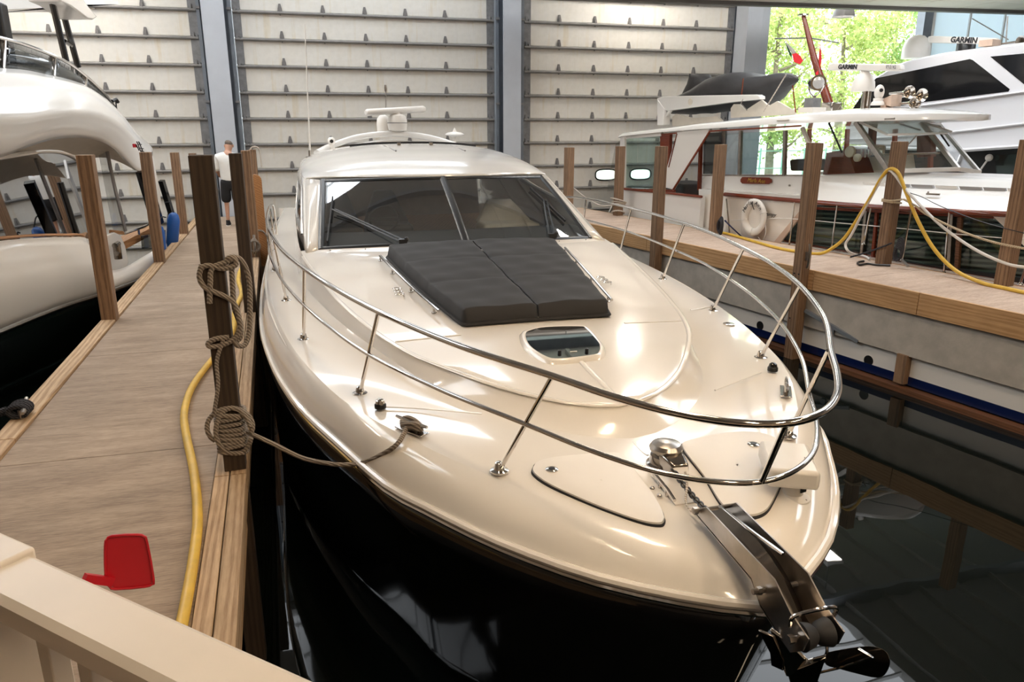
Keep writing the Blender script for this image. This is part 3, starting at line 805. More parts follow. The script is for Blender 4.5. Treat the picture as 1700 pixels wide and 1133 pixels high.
# white surround: A pillars, sill
def outer(s, v):
    h = s*(1.74 + (1.70-1.74)*v); y = (8.10+(8.38-8.10)*s*s)*(1-v) + (9.66+(10.60-9.66)*s*s)*v
    z = (.78+(.735-.78)*s*s)*(1-v) + (1.45+(1.37-1.45)*s*s)*v
    return A((CX+h, y, z))
for sg in (-1, 1):
    b = MB(); b.grid(lambda u, v: lerp(wsp(sg*.99, v), outer(sg, v), u) + nrm*.008*math.sin(math.pi*u), 4, 10); b.build('windshield_pillar', M['gel'], BT, ang=80, solid=.03)
b = MB(); b.grid(lambda u, v: lerp(wsp(-1+2*u, 0.01), onTop(CX+(-1+2*u)*1.70, 8.02+.30*(-1+2*u)**2, -.005), v), 25, 4); b.build('windshield_sill', M['gel'], BT, ang=80)
for s in np.linspace(-.9, .9, 9):
    b = MB(); p = lerp(wsp(s, .01), onTop(CX+s*1.70, 8.02+.30*s*s, 0), .5); b.ball(p + A((0, -.004, .008)), .008, 8, 5); b.build('screw_cap', M['dullsteel'], BT)

# ---- hardtop
CP = [(9.60,1.445),(9.9,1.53),(10.3,1.62),(10.8,1.70),(11.4,1.765),(12.0,1.79),(12.8,1.785),(13.6,1.755),(14.6,1.69),(15.2,1.62)]
EP = [(10.60,1.375,1.70),(10.75,1.39,1.715),(11.0,1.405,1.73),(11.3,1.42,1.735),(11.7,1.435,1.74),(12.2,1.45,1.75),(12.9,1.45,1.75),(13.7,1.44,1.74),(14.6,1.41,1.72),(15.2,1.38,1.70)]
def roofpt(s, v):
    k = v*(len(CP)-1); i = min(int(k), len(CP)-2); t = k-i
    c = lerp(A(CP[i]), A(CP[i+1]), t); e = lerp(A(EP[i]), A(EP[i+1]), t)
    a = abs(s); q = 1-(1-a**2.4)**(1/2.0) if a < 1 else 1
    y = c[0] + (e[0]-c[0])*a*a
    z = c[1] - (c[1]-e[1])*(1-(max(0, 1-a**2.6))**.62)
    return A((CX+s*e[2], y, z))
b = MB(); b.grid(lambda u, v: roofpt(-math.cos(math.pi*u), v), 41, 28); b.build('hardtop', M['gelcool'], BT, ang=60, solid=.05)
b = MB(); b.tube([roofpt(s, .0)+A((0,-.004,0)) for s in np.linspace(-.98, .98, 30)], .014, 6); b.build('visor_seam', M['gel'], BT)
# sunroof slot and small fittings
b = MB(); b.tube([roofpt(s, .62)+A((0,0,.012)) for s in np.linspace(-.55, .62, 24)], .02, 6); b.build('sunroof_gasket', M['black'], BT)
b = MB(); b.grid(lambda u, v: roofpt(-.5+1.0*u, .63+.22*v)+A((0,0,.02)), 12, 5); b.build('sunroof_glass', M['glassdark'], BT, solid=.01)
for s in (-.28, .0):
    p = roofpt(s+.12, .50); b = MB(); b.box(p+A((0,0,.02)), (.05, .05, .04)); b.box(p+A((0,-.03,.01)), (.02, .08, .015)); b.build('sunroof_latch', M['dullsteel'], BT)
for s in (-.24, .34):
    b = MB(); b.tube([roofpt(s, .36)+A((0,0,.006)), roofpt(s-.05, .50)+A((0,0,.008))], .006, 5); b.ball(roofpt(s, .36)+A((0,0,.008)), .013, 8, 5); b.build('washer_line', M['grey'], BT)
# cabin sides, side windows
for sg in (-1, 1):
    def side(u, v):
        y = 8.40 + u*6.9; zb = .735+.02*min(1, u*3); e = A((CX+sg*1.80, y, zb))
        yt = 10.58 + u*4.6; 
        k = np.interp(yt, [q[0] for q in EP], range(len(EP))); i = min(int(k), len(EP)-2); ee = lerp(A(EP[i]), A(EP[i+1]), k-i)
        return lerp(A((CX+sg*(1.745+.1*min(1, u*4)), y, zb)), A((CX+sg*ee[2], yt, ee[1])), v)
    b = MB(); b.grid(lambda u, v: side(u, v), 24, 6); b.build('cabin_side', M['gel'], BT, solid=.03, ang=70)
    for a, c in ((.05, .34), (.37, .68), (.71, .96)):
        b = MB(); b.grid(lambda u, v: side(a+(c-a)*u, .16+.68*v) + A((sg*.012, 0, 0)), 8, 5); w_ = b.build('side_window', M['glassblack'], BT, solid=.008)
        b = MB(); b.tube([side(a+(c-a)*u, .16+.68*v)+A((sg*.016,0,0)) for u, v in ((0,0),(.5,0),(1,0),(1,.5),(1,1),(.5,1),(0,1),(0,.5))], .014, 6, closed=True); b.build('window_frame', M['dullsteel'], w_)
# ---- interior seen through the glass
b = MB(); b.grid(lambda u, v: A((CX+(-1.66+3.32*u), 8.30+.28*(2*u-1)**2+1.5*v, .765 - .02*(2*u-1)**2 + .07*math.sin(math.pi*min(1, v*1.2)) - .10*max(0, v-.7))), 20, 8); b.build('dashboard', M['rubber'], BT)
b = MB(); b.box((CX, 12.0, .30), (3.5, 6.6, .06)); b.build('cockpit_sole', M['teak'], BT)
b = MB(); b.prism([(CX-1.75, 15.2, .3), (CX+1.75, 15.2, .3), (CX+1.70, 15.25, 1.38), (CX-1.70, 15.25, 1.38)], (0, .05, 0)); b.build('aft_bulkhead', M['vinyl'], BT)
def seat(x, y, wd, mat, nm, hb=.62):
    b = MB(); b.box((x, y, .55), (wd, .5, .5)); b.build(nm + '_base', mat, BT, bevel=.05)
    b = MB(); b.loft([[(x+sx*wd/2*(1-.12*k), y+.24+.05*k+dy, .78+hb*k/5*(1 if sx else 1)) for sx, dy in ((-1,-.06),(-.6,-.10),(.6,-.10),(1,-.06),(1,.06),(-1,.06))] for k in range(6)]); b.build(nm + '_back', mat, BT, bevel=.03)
seat(CX+.95, 9.95, .80, M['vinyl'], 'companion_seat', .28); seat(CX-.65, 10.2, .62, M['black'], 'helm_seat', .42); seat(CX-1.28, 10.2, .55, M['black'], 'helm_seat', .45)
b = MB(); b.tube([(CX-.75+.19*math.cos(a), 9.72-.09*math.sin(a), .92+.17*math.sin(a)) for a in np.linspace(0, 2*math.pi, 24, endpoint=False)], .014, 6, closed=True); b.bar((CX-.93, 9.72, .92), (CX-.57, 9.72, .92), .025); b.build('steering_wheel', M['black'], BT)

# ---- wipers
def wiper(s0, s1, v0, sb, vb0, vb1):
    wp = thing_part('wiper', BT)
    base = wsp(s0, .02) + nrm*.04; tip = wsp(s1, v0) + nrm*.05
    b = MB(); b.box(base, (.09, .06, .05)); b.ball(base+A((.04,0,.02)), .03, 8, 5); b.build('wiper_base', M['black'], wp)
    for d in (-.018, .018):
        b = MB(); b.tube([base+A((d*2,0,0)), tip+A((d,0,0))], .009, 6); b.build('wiper_arm', M['black'], wp)
    b = MB(); p, q = wsp(sb[0], vb0)+nrm*.03, wsp(sb[1], vb1)+nrm*.03
    b.bar(p, q, .016, .03, nrm); b.build('wiper_blade', M['rubber'], wp)
def thing_part(name, parent):
    o = bpy.data.objects.new(name, None); COL.objects.link(o); o.parent = parent; o.location = (0,0,0); o.empty_display_size = .1; return o
wiper(-.44, -.90, .46, (-.945, -.905), .06, .66)
wiper(.66, .80, .52, (.86, .745), .22, .74)

# ---- sunpad
PADX = [(7.95, .86), (7.8, .93), (7.2, .86), (6.4, .755), (5.9, .68), (5.52, .62), (5.46, .60)]
def padh(y): return np.interp(y, [p[0] for p in PADX][::-1], [p[1] for p in PADX][::-1])
pad = thing_part('sunpad', BT)
for sg in (-1, 1):
    def padpt(u, v):      # u 0..1 from seam to edge, v fore..aft
        y = 5.46 + (7.93-5.46)*v; h = padh(y); a = u*h
        x = CX + sg*max(.006, a)
        tz = .125
        edge = min(1, (1-u)*h/.035); fore = min(1, (v)*2.47/.028); aft = min(1, (1-v)*2.47/.09)
        k = (1-(1-edge)**2)**.5 * (1-(1-fore)**2)**.5 * (1-(1-aft)**2)**.5
        seam = -.013*math.exp(-(a/.022)**2) - .008*sum(math.exp(-((y-ys)/.03)**2) for ys in (6.35, 7.12))
        puff = .006*math.sin(math.pi*min(1, u*1.05))
        wr = .004*math.sin(x*17+y*9) + .003*math.sin(x*5-y*21)
        return A((x, y, topz(x, y) + .012 + k*(tz + seam + puff + wr)))
    b = MB(); b.grid(padpt, 36, 90); b.build('cushion', M['canvas'], pad, ang=80)
b = MB(); b.tube([onTop(CX-padh(y)-.005, y, .02) for y in np.linspace(7.9, 5.47, 20)] + [onTop(x, 5.45, .02) for x in np.linspace(CX-.58, CX+.58, 10)] + [onTop(CX+padh(y)+.005, y, .02) for y in np.linspace(5.47, 7.9, 20)], .014, 6); b.build('piping', M['canvas'], pad)
# grab rails flanking the pad
for sg in (-1, 1):
    gr = thing_part('grab_rail', BT)
    P = [onTop(CX+sg*(padh(y)+.085), y, .055) for y in np.linspace(5.75, 7.72, 16)]
    b = MB(); b.tube(P, .013, 8); b.build('rail_tube', M['chrome'], gr)
    for k in (1, 6, 11, 15):
        b = MB(); b.tube([P[k], P[k]-A((0,0,.055))], .009, 8); b.lathe([(.022, 0), (.022, .008), (.01, .012)], P[k]-A((0,0,.056)), n=12); b.build('rail_foot', M['chrome'], gr)
    # drink holder rings
    for k in range(3):
        c = onTop(CX+sg*(padh(6.55)+.20+.045*k*0), 6.42+.085*k, .03)
        b = MB(); b.tube([c+A((.038*math.cos(a), .036*math.sin(a), 0)) for a in np.linspace(0, 2*math.pi, 16, endpoint=False)], .004, 5, closed=True); b.tube([c+A((.038,0,0)), c+A((.038,0,-.03))], .004, 5); b.build('drink_holder', M['chrome'], gr)
# ---- deck hatch
hp = [bz(px, py, .545) for px, py in ((870,562),(878,556),(905,551),(962,549),(974,552),(994,570),(998,578),(996,586),(985,590),(930,596),(905,593),(878,578))]
hc = np.mean(hp, axis=0)
ht = thing_part('deck_hatch', BT)
def fitz(p, d): return onTop(p[0], p[1], d)
ho = cr([hc + (p-hc)*1.06 for p in hp], 4, True); hi_ = cr([hc + (p-hc)*.965 for p in hp], 4, True)
b = MB(); b.loft([[fitz(p, .0) for p in cr([hc+(p-hc)*1.12 for p in hp], 4, True)], [fitz(p, .022) for p in ho], [fitz(p, .03) for p in cr([hc+(p-hc)*1.01 for p in hp], 4, True)], [fitz(p, .024) for p in hi_]], True, False); b.build('hatch_frame', M['gel'], ht, ang=60)
b = MB(); b.prism([fitz(p, .012) for p in hi_], (0, 0, .014)); b.build('hatch_lid', M['hatchglass'], ht)
for px, py in ((929,588), (974,585)):
    q = bz(px, py, .545); b = MB(); b.lathe([(.014, 0), (.014, .02), (.006, .024)], fitz(q, .024), n=12); b.build('hatch_knob', M['black'], ht)
b = MB(); q = bz(952, 586, .545); b.box(fitz(q, .028), (.05, .012, .003)); b.build('hatch_mark', M['whiteplastic'], ht)

# ---- bow rail
br = thing_part('bow_rail', BT)
TOPR = [(0,2.28,.97),(.20,2.335,.972),(.38,2.48,.977),(.55,2.70,.985),(.71,2.95,1.0),(1.05,3.46,1.03),(1.36,4.11,1.06),(1.58,4.75,1.08),(1.75,5.41,1.09),(1.90,6.15,1.10),(2.00,6.91,1.105),(2.09,7.9,1.10),(2.13,8.9,1.09),(2.15,10.2,1.06),(2.15,11.2,.98),(2.15,11.6,.80),(2.15,11.7,.5)]
MIDR = [(0,2.40,.665),(.20,2.455,.667),(.40,2.60,.675),(.60,2.86,.687),(.78,3.16,.70),(1.10,3.68,.725),(1.41,4.34,.745),(1.62,4.98,.77),(1.78,5.62,.785),(1.92,6.35,.80),(2.01,7.05,.80),(2.10,8.0,.80),(2.14,9.0,.79),(2.15,10.3,.76),(2.15,11.5,.72)]
b = MB(); b.tube(ring(TOPR, 420), .0165, 10); b.build('top_rail', M['chrome'], br)
b = MB(); b.tube(ring(MIDR, 420), .0125, 10); b.build('mid_rail', M['chrome'], br)
STN = [((.85,3.39,.36),(.71,2.97,1.0)), ((1.46,4.61,.41),(1.36,4.11,1.06)), ((1.80,5.90,.44),(1.75,5.41,1.09)), ((1.95,7.22,.47),(2.0,6.91,1.105)), ((2.10,8.75,.48),(2.125,8.5,1.095)), ((2.12,10.2,.49),(2.15,10.1,1.06))]
for (h0,y0,z0),(h1,y1,z1) in STN:
    for sg in (-1, 1):
        st = thing_part('stanchion', br)
        b = MB(); b.tube([(CX+sg*h0, y0, z0), (CX+sg*h1, y1, z1)], .0125, 10); b.build('stanchion_tube', M['chrome'], st)
        b = MB(); c = A((CX+sg*h0, y0, z0)); b.lathe([(.048, -.006), (.048, .004), (.03, .010), (.022, .045), (.015, .05)], c, n=16); b.build('stanchion_foot', M['chrome'], st)
st = thing_part('stanchion', br); b = MB(); b.tube([(CX, 2.40, .665), (CX, 2.28, .97)], .0125, 10); b.build('stanchion_tube', M['chrome'], st)
# ---- foredeck lockers
def deckz(x, y):
    # height of the foredeck between the deck edge and the trunk base
    best = min(range(N), key=lambda i: abs(math.atan2(de[i][0]-CX, 3.9-de[i][1]) - math.atan2(x-CX, 3.9-y)))
    a, c = de[best], tb[best]; d = np.linalg.norm((c-a)[:2]); t = max(0, min(1, np.linalg.norm((A((x, y, 0))-a)[:2])/max(d, .01)))
    return lerp(a[2], c[2], t) + .012*math.sin(math.pi*t)
def lid(px, name='locker_lid'):
    P = [bz(x, y, .325) for x, y in px]; c = np.mean(P, axis=0); P = cr(P, 5, True)
    lk = thing_part('anchor_locker', BT)
    def ins(k): return [c + (p-c)*k for p in P]
    Q = np.array([[p[0], p[1], 1.0] for p in P]); co = np.linalg.lstsq(Q, np.array([deckz(p[0], p[1]) for p in P]), rcond=None)[0]
    pz = lambda x, y: co[0]*x + co[1]*y + co[2] + .006
    b = MB(); b.loft([[A((p[0], p[1], pz(p[0], p[1])-.012)) for p in ins(1.016)], [A((p[0], p[1], pz(p[0], p[1])+.002)) for p in ins(1.0)]], True, False); b.build('locker_gasket', M['rubber'], lk)
    b = MB(); b.loft([[A((p[0], p[1], pz(p[0], p[1])+z)) for p in ins(k)] for k, z in ((1.0, -.01), (.985, .009), (.9, .012), (.6, .014), (.3, .015), (.02, .015))], True, False); b.build(name, M['gelsemi'], lk, ang=60)
    return lk
lkA = lid([(884,788),(886,796),(905,808),(940,822),(1000,842),(1060,858),(1092,862),(1103,858),(1102,846),(1085,820),(1062,795),(1044,774),(1036,766),(1020,762),(970,766),(920,772),(892,779)])
lkB = lid([(1136,744),(1180,735),(1220,730),(1262,731),(1296,742),(1308,760),(1302,790),(1285,825),(1270,842),(1245,848),(1215,842),(1195,828),(1170,795),(1145,768),(1132,752)])
for lk, (px, py) in ((lkA, (916,789)), (lkB, (1250,747))):
    q = bz(px, py, .335); z = deckz(q[0], q[1])+.018
    b = MB(); b.lathe([(.034, 0), (.034, .006), (.028, .009)], A((q[0], q[1], z)), n=20); la = b.build('locker_latch', M['chrome'], lk)
    b = MB(); b.lathe([(.018, .009), (.016, .012), (.010, .0125)], A((q[0], q[1], z)), n=14); b.build('latch_thumb', M['black'], la)
# moulded seam lines of the foredeck
def dline(px, r=.008):
    P = [bz(x, y, .36) for x, y in px]; b = MB(); b.tube(cr([A((p[0], p[1], deckz(p[0], p[1])+.002)) for p in P], 4), r, 6, flat=.5); b.build('moulded_seam', M['gel'], BT)
dline([(1186,662),(1230,645),(1262,632)]); dline([(1145,533),(1180,525)]); dline([(1052,730),(1066,744),(1076,750)]); dline([(640,690),(700,693),(800,702)])
# ---- cleats, fairlead lights
for sg in (-1, 1):
    c = A((CX+sg*1.22, 3.95, deckz(CX+sg*1.22, 3.95)+.004)); ct = thing_part('deck_cleat', BT)
    t = unit((sg*.55, .83, 0))
    b = MB(); b.box(c+A((0,0,.004)), (.07, .22, .008), -sg*.58); b.build('cleat_plate', M['chrome'], ct, bevel=.003)
    b = MB(); b.tube([c+t*k+A((0,0,.045+.012*abs(k)/.13)) for k in np.linspace(-.13, .13, 9)], [.008,.011,.013,.014,.015,.014,.013,.011,.008], 8)
    for k in (-.045, .045): b.tube([c+t*k, c+t*k+A((0,0,.045))], .014, 8)
    b.build('cleat_horn', M['chrome'], ct)
    c = A((CX+sg*1.36, 4.31, deckz(CX+sg*1.36, 4.31))); nl = thing_part('navigation_light', BT)
    b = MB(); b.lathe([(.036, 0), (.036, .022), (.030, .03)], c, n=18); b.build('light_body', M['black'], nl)
    b = MB(); b.lathe([(.030, .03), (.026, .048), (.012, .058)], c, n=18); b.build('light_lens', M['chrome'] if sg < 0 else M['blackgloss'], nl)
b = MB(); c = bz(1210, 539, .435); b.lathe([(.05, 0), (.05, .008), (.035, .012)], c, n=20); b.build('fuel_cap', M['chrome'], BT)
# ---- spotlight pedestal on the right of the bow
sp = thing_part('bow_searchlight', BT)
c = bz(1316, 818, .30); c[2] = .27
b = MB(); b.lathe([(.085, -.02), (.085, .01), (.05, .03), (.045, .10), (.06, .11)], c, n=24); b.build('light_pedestal', M['whiteplastic'], sp)
b = MB(); b.box(c+A((.0,.06,.155)), (.24, .36, .10), -.45); b.build('light_housing', M['whiteplastic'], sp, bevel=.02)
for k in range(4):
    b = MB(); q = c+A((.05+.014*k, .0, .2075)); b.box(q, (.005, .03, .004), -.45); b.build('vent_slot', M['grey'], sp)
b = MB(); b.box(c+A((.02,-.052,.065)), (.035, .006, .022), .2); b.build('rating_plate', M['black'], sp)
for a in (.5, 2.1, 3.7, 5.2):
    b = MB(); b.ball(c+A((.07*math.cos(a), .07*math.sin(a), .012)), .008, 8, 5); b.build('screw', M['dullsteel'], sp)
# ---- windlass
wl = thing_part('windlass', BT)
c = bz(1105, 752, .40); c[2] = deckz(c[0], c[1])
b = MB(); b.lathe([(.10, 0), (.10, .012), (.085, .02), (.08, .06), (.06, .065)], c, n=24); b.build('windlass_base', M['darksteel'], wl)
b = MB(); b.lathe([(.055, .06), (.05, .075), (.085, .088), (.088, .105), (.075, .125), (.04, .135), (.01, .136)], c, n=28); b.build('windlass_cap', M['dullsteel'], wl)
d = unit(cl(1160, 850)*A((1,1,0)) - c*A((1,1,0)))
e = A((-d[1], d[0], 0))
b = MB(); b.loft([[c+d*(.04)+e*.075+A((0,0,0)), c+d*.04+e*.075+A((0,0,.10)), c+d*.04-e*.06+A((0,0,.10)), c+d*.04-e*.06], [c+d*.16+e*.07+A((0,0,0)), c+d*.16+e*.06+A((0,0,.075)), c+d*.16-e*.03+A((0,0,.075)), c+d*.16-e*.03]]); b.build('windlass_motor', M['darksteel'], wl, bevel=.012)
b = MB(); b.loft([[c+d*.16+e*.065+A((0,0,0)), c+d*.16+e*.055+A((0,0,.06)), c+d*.16-e*.025+A((0,0,.06)), c+d*.16-e*.025], [c+d*.20+e*.05+A((0,0,0)), c+d*.20+e*.045+A((0,0,.04)), c+d*.20-e*.01+A((0,0,.04)), c+d*.20-e*.01]]); b.build('windlass_nose', M['whiteplastic'], wl)
# chain stopper plate and small cleat
cs = thing_part('chain_plate', BT)
b = MB(); q0, q1 = A((CX-.03, 3.18, .335)), A((CX-.03, 2.92, .30)); b.bar(q0, q1, .13, .006); b.build('plate', M['gel'], cs)
b = MB(); b.tube([A((CX-.10, 3.15, .36)), A((CX-.10, 3.0, .345)), A((CX-.10, 2.92, .325))], .010, 8)
for y in (3.08, 3.0): b.tube([A((CX-.10, y, .30)), A((CX-.10, y, .35))], .009, 8); b.ball(A((CX-.14, y, .315)), .014, 8, 6)
b.build('plate_horn', M['chrome'], cs)
# ---- bow roller
ro = thing_part('bow_roller', BT)
PX = CX - .075
side_px = [(1152,852),(1172,842),(1225,898),(1285,962),(1312,1018),(1342,1062),(1332,1082),(1312,1084),(1296,1062),(1262,1008),(1247,964)]
Pq = [bx(x, y, PX) for x, y in side_px]
b = MB(); b.prism(Pq, (.006, 0, 0)); b.build('cheek_plate', M['dullsteel'], ro)
b = MB(); b.prism([p + A((.150, 0, .0)) for p in Pq], (.006, 0, 0)); b.build('cheek_plate', M['dullsteel'], ro)
low = [Pq[0], Pq[10], Pq[9], Pq[8]]
b = MB(); b.loft([[p+A((.0,0,.004)), p+A((.156,0,.004)), p+A((.156,0,.010)), p+A((0,0,.010))] for p in low]); b.build('roller_floor', M['darksteel'], ro)
rc = bx(1322, 1060, PX)
b = MB(); b.lathe([(.036, .012), (.055, .02), (.045, .06), (.03, .078), (.045, .096), (.055, .136), (.036, .144)], rc, (1,0,0), n=24); b.build('roller', M['rubber'], ro)
b = MB(); b.lathe([(.010, -.03), (.010, .185)], rc, (1,0,0), n=10); b.lathe([(.018, -.035), (.018, -.01)], rc, (1,0,0), n=6); b.lathe([(.018, .166), (.018, .19)], rc, (1,0,0), n=6); b.build('roller_pin', M['dullsteel'], ro)
q = bx(1268, 980, PX); b = MB(); b.lathe([(.012, -.05), (.012, .17)], q, (1,0,0), n=8); b.lathe([(.017, -.03), (.017, -.012)], q, (1,0,0), n=6); b.build('keeper_pin', M['dullsteel'], ro)
q = bx(1160, 851, PX); b = MB(); b.lathe([(.010, -.03), (.010, .19)], q+A((0,0,.01)), (1,0,0), n=8); b.lathe([(.018, -.028), (.018, -.008)], q+A((0,0,.01)), (1,0,0), n=6); b.build('keeper_pin', M['dullsteel'], ro)
b = MB(); e0 = rc+A((-.008,0,0)); e1 = rc+A((.158,0,0))
b.tube(cr([e0+A((0,.03,.03)), e0+A((0,.015,.085)), lerp(e0, e1, .5)+A((0,-.02,.125)), e1+A((0,.0,.10)), e1+A((.01,.02,.04))], 6), .008, 8); b.build('keeper_bail', M['chrome'], ro)

# ---- gear on the hardtop
ra = thing_part('radar_arch', BT)
b = MB(); pth = cr([(CX-1.45, 13.9, 1.60), (CX-1.2, 14.35, 1.70), (CX-.75, 14.6, 1.84), (CX-.3, 14.66, 1.905), (CX+.1, 14.66, 1.91), (CX+.55, 14.6, 1.865), (CX+.95, 14.4, 1.76), (CX+1.30, 14.1, 1.62)], 6)
b.tube(pth, .062, 12, flat=.9); b.build('arch_tube', M['gelcool'], ra)
b = MB(); b.grid(lambda u, v: A((CX-.75+1.5*u, 14.72+.7*v, 1.80-.25*(2*u-1)**2*.4)), 12, 4); b.build('arch_wing', M['gelcool'], ra, solid=.04)
rd = thing_part('radar', BT)
c = by(660, 214, 14.7)
b = MB(); b.lathe([(.10, -.05), (.17, -.03), (.185, .08), (.185, .16), (.15, .24), (.06, .27), (.06, .30)], c, n=28); b.build('radar_pedestal', M['whiteplastic'], rd)
b = MB(); b.lathe([(.187, .10), (.188, .108), (.187, .116)], c, n=28, caps=False); b.build('pedestal_seam', M['grey'], rd)
b = MB(); p0, p1 = by(607, 187, 14.45), by(705, 181, 14.95); b.tube([p0, lerp(p0, p1, .03), lerp(p0, p1, .5), lerp(p0, p1, .97), p1], [.05,.085,.085,.085,.05], 12, flat=.72); b.build('scanner_bar', M['whiteplastic'], rd, ang=50)
c2 = by(637, 212, 14.9)
b = MB(); b.lathe([(.12, -.1), (.13, .05), (.12, .16), (.07, .22), (.01, .24)], c2, n=20); b.build('satellite_dome', M['whiteplastic'], BT)
b = MB(); q = by(641, 212, 15.0); b.tube([q, by(640.5, 150, 15.0)], .012, 6); b.lathe([(.022, 0), (.028, .05), (.02, .12)], by(640.5, 152, 15.0), n=10); b.build('mast_light', M['dullsteel'], BT)
c = by(755, 238, 14.7)
gp = thing_part('gps_mushroom', BT)
b = MB(); b.lathe([(.05, -.02), (.03, .0), (.025, .12)], c, n=12); b.build('mushroom_stem', M['whiteplastic'], gp)
b = MB(); b.lathe([(.02, .12), (.15, .145), (.19, .165), (.13, .20), (.04, .215), (.02, .26), (.004, .29)], c, n=24); b.build('mushroom_cap', M['whiteplastic'], gp)
c = by(551, 246, 14.3)
hn = thing_part('thermal_camera', BT); b = MB(); b.lathe([(.06, -.05), (.05, .03), (.045, .06)], c, n=14); b.build('camera_base', M['whiteplastic'], hn)
b = MB(); b.ball(c+A((0,0,.12)), (.07,.07,.075)); b.build('camera_head', M['whiteplastic'], hn)
b = MB(); b.lathe([(.035, .055), (.03, .075)], c+A((0,0,.12)), (0,-1,0), n=12); b.build('camera_lens', M['black'], hn)
q0, q1 = by(515, 262, 13.2), by(506, 41, 13.2)
an = thing_part('whip_antenna', BT); b = MB(); b.tube([q0, lerp(q0, q1, .12), q1], [.02, .013, .007], 8); b.build('whip', M['whiteplastic'], an)
b = MB(); b.tube([q0-A((0,0,.1)), q0+A((0,0,.12))], .024, 8); b.box(q0-A((.02,0,.03)), (.10, .08, .1)); b.build('whip_mount', M['dullsteel'], an)
for sxx, px_ in ((-1, 676), (1, 690)):
    pass
# ================================================================= anchor and chain
AN = thing('anchor', (CX, 2.1, -.1), 'polished steel claw anchor hanging in the cruiser\'s bow roller', 'anchor')
sh = [cl(1196, 852), cl(1250, 900), cl(1290, 955), cl(1328, 1040), cl(1338, 1078)]
b = MB(); b.tube(cr(sh, 5), .026, 4, flat=1.5, up=(1,0,0)); b.build('shank', M['darksteel'], AN, ang=30)
b = MB(); b.tube([cl(1190, 845)+A((.012,0,.01)), cl(1250, 893)+A((.012,0,.012)), cl(1288, 930)+A((.03,0,.02))], .008, 6); b.build('shank_edge', M['chrome'], AN)
cr_ = cl(1332, 1088)
def plate(px, dx, th, name, mat):
    P = [bx(x, y, CX+dx_) for (x, y), dx_ in zip(px, dx)]
    b = MB(); n = unit(np.cross(P[1]-P[0], P[2]-P[0])); b.prism(P, n*th); return b.build(name, mat, AN, bevel=.003)
plate([(1278,1046),(1312,1072),(1338,1098),(1370,1090),(1330,1128),(1305,1124),(1290,1090)], [-.10,-.06,0,.04,.02,-.05,-.09], .012, 'crown_palm', M['chrome'])
plate([(1258,1047),(1284,1058),(1300,1098),(1300,1115),(1280,1106),(1278,1085)], [-.16,-.13,-.10,-.09,-.13,-.14], .012, 'side_palm', M['darksteel'])
b = MB(); P = cr([bx(x, y, CX+.10+.0009*(x-1370)) for x, y in ((1368,1086),(1400,1078),(1440,1073),(1465,1078),(1476,1092),(1470,1112),(1455,1121),(1420,1114),(1390,1106),(1370,1100))], 3, True)
b.prism(P, (.004, -.004, -.012)); b.build('side_palm', M['darksteel'], AN, bevel=.003)
b = MB(); b.prism([bx(1308, 1118, CX-.04), bx(1345, 1105, CX+.0), bx(1372, 1092, CX+.06), bx(1352, 1150, CX+.03), bx(1320, 1165, CX-.01)], (.004, .012, 0)); b.build('centre_palm', M['darksteel'], AN, bevel=.003)
b = MB(); b.tube(cr([bx(1366, 1014, CX+.085), bx(1368, 1050, CX+.085), bx(1373, 1082, CX+.085), bx(1360, 1110, CX+.07), bx(1340, 1130, CX+.05)], 4), .006, 6)
b.tube([bx(1354, 1119, CX+.07), bx(1400, 1108, CX+.10), bx(1448, 1091, CX+.14), bx(1426, 1078, CX+.13)], .005, 6); b.build('tripping_wire', M['chrome'], AN)
CHN = thing('anchor_chain', cl(1150, 810), 'dark anchor chain running from windlass to bow roller', 'chain')
path = resample([A((CX-.02, 3.10, .39)), A((CX-.015, 3.02, .365)), A((CX-.005, 2.90, .335)), A((CX, 2.78, .325)), A((CX, 2.70, .33))], 22)
lkm = MB(); lkm.tube([((.011 if abs(math.cos(a)) < 2 else 0)*math.cos(a), .021*math.sin(a), 0) for a in np.linspace(0, 2*math.pi, 12, endpoint=False)], .0048, 6, closed=True)
lme = lkm.mesh('link'); lme.materials.append(M['chainsteel'])
for k in range(len(path)-1):
    p = (path[k]+path[k+1])/2; d = unit(path[k+1]-path[k])
    o = inst('chain_link', lme, CHN, p)
    q = Vector(d).to_track_quat('Y', 'Z'); o.rotation_mode = 'QUATERNION'; o.rotation_quaternion = q @ Quaternion((0,1,0), math.radians(45 if k % 2 else -45))
b = MB(); b.tube(cr([A((CX+.02, 3.05, .40)), A((CX-.005, 2.98, .37)), A((CX-.06, 2.88, .325)), A((CX-.06, 2.78, .32)), A((CX-.03, 2.73, .335))], 5), .006, 6); b.build('safety_lanyard', M['ropepale'], CHN)

# ================================================================= mooring lines
p0 = A((CX-1.22, 3.95, .43)); pp = A((wxr(4.52)-.065, 4.56, 0))
zw = by(390, 715, 4.50)[2]
ml = thing('mooring_line', pp + A((0,0,.05)), 'grey braided mooring line from the rope-wrapped post to the cruiser\'s bow cleat', 'rope')
def wrap(c, hw, hd, z, n, dz, r, name, par, mat, jit=.006, seed=1):
    rnd = random.Random(seed)
    for k in range(n):
        zz = z + dz*k; e = rnd.uniform(-jit, jit)
        P = []
        for a in np.linspace(0, 2*math.pi, 28, endpoint=False):
            ca, sa = math.cos(a), math.sin(a); s = 1/max(abs(ca), abs(sa))**.75
            P.append(c + A(((hw+r+abs(e))*ca*s, (hd+r+abs(e))*sa*s, zz + .012*math.sin(a+e*300)+e)))
        b = MB(); b.tube(P, r, 8, closed=True); b.build(name, mat, par)
wrap(pp, .0625, .0625, zw-.13, 9, .030, .0145, 'rope_turn', ml, M['rope'])
b = MB(); zc = zw-.0
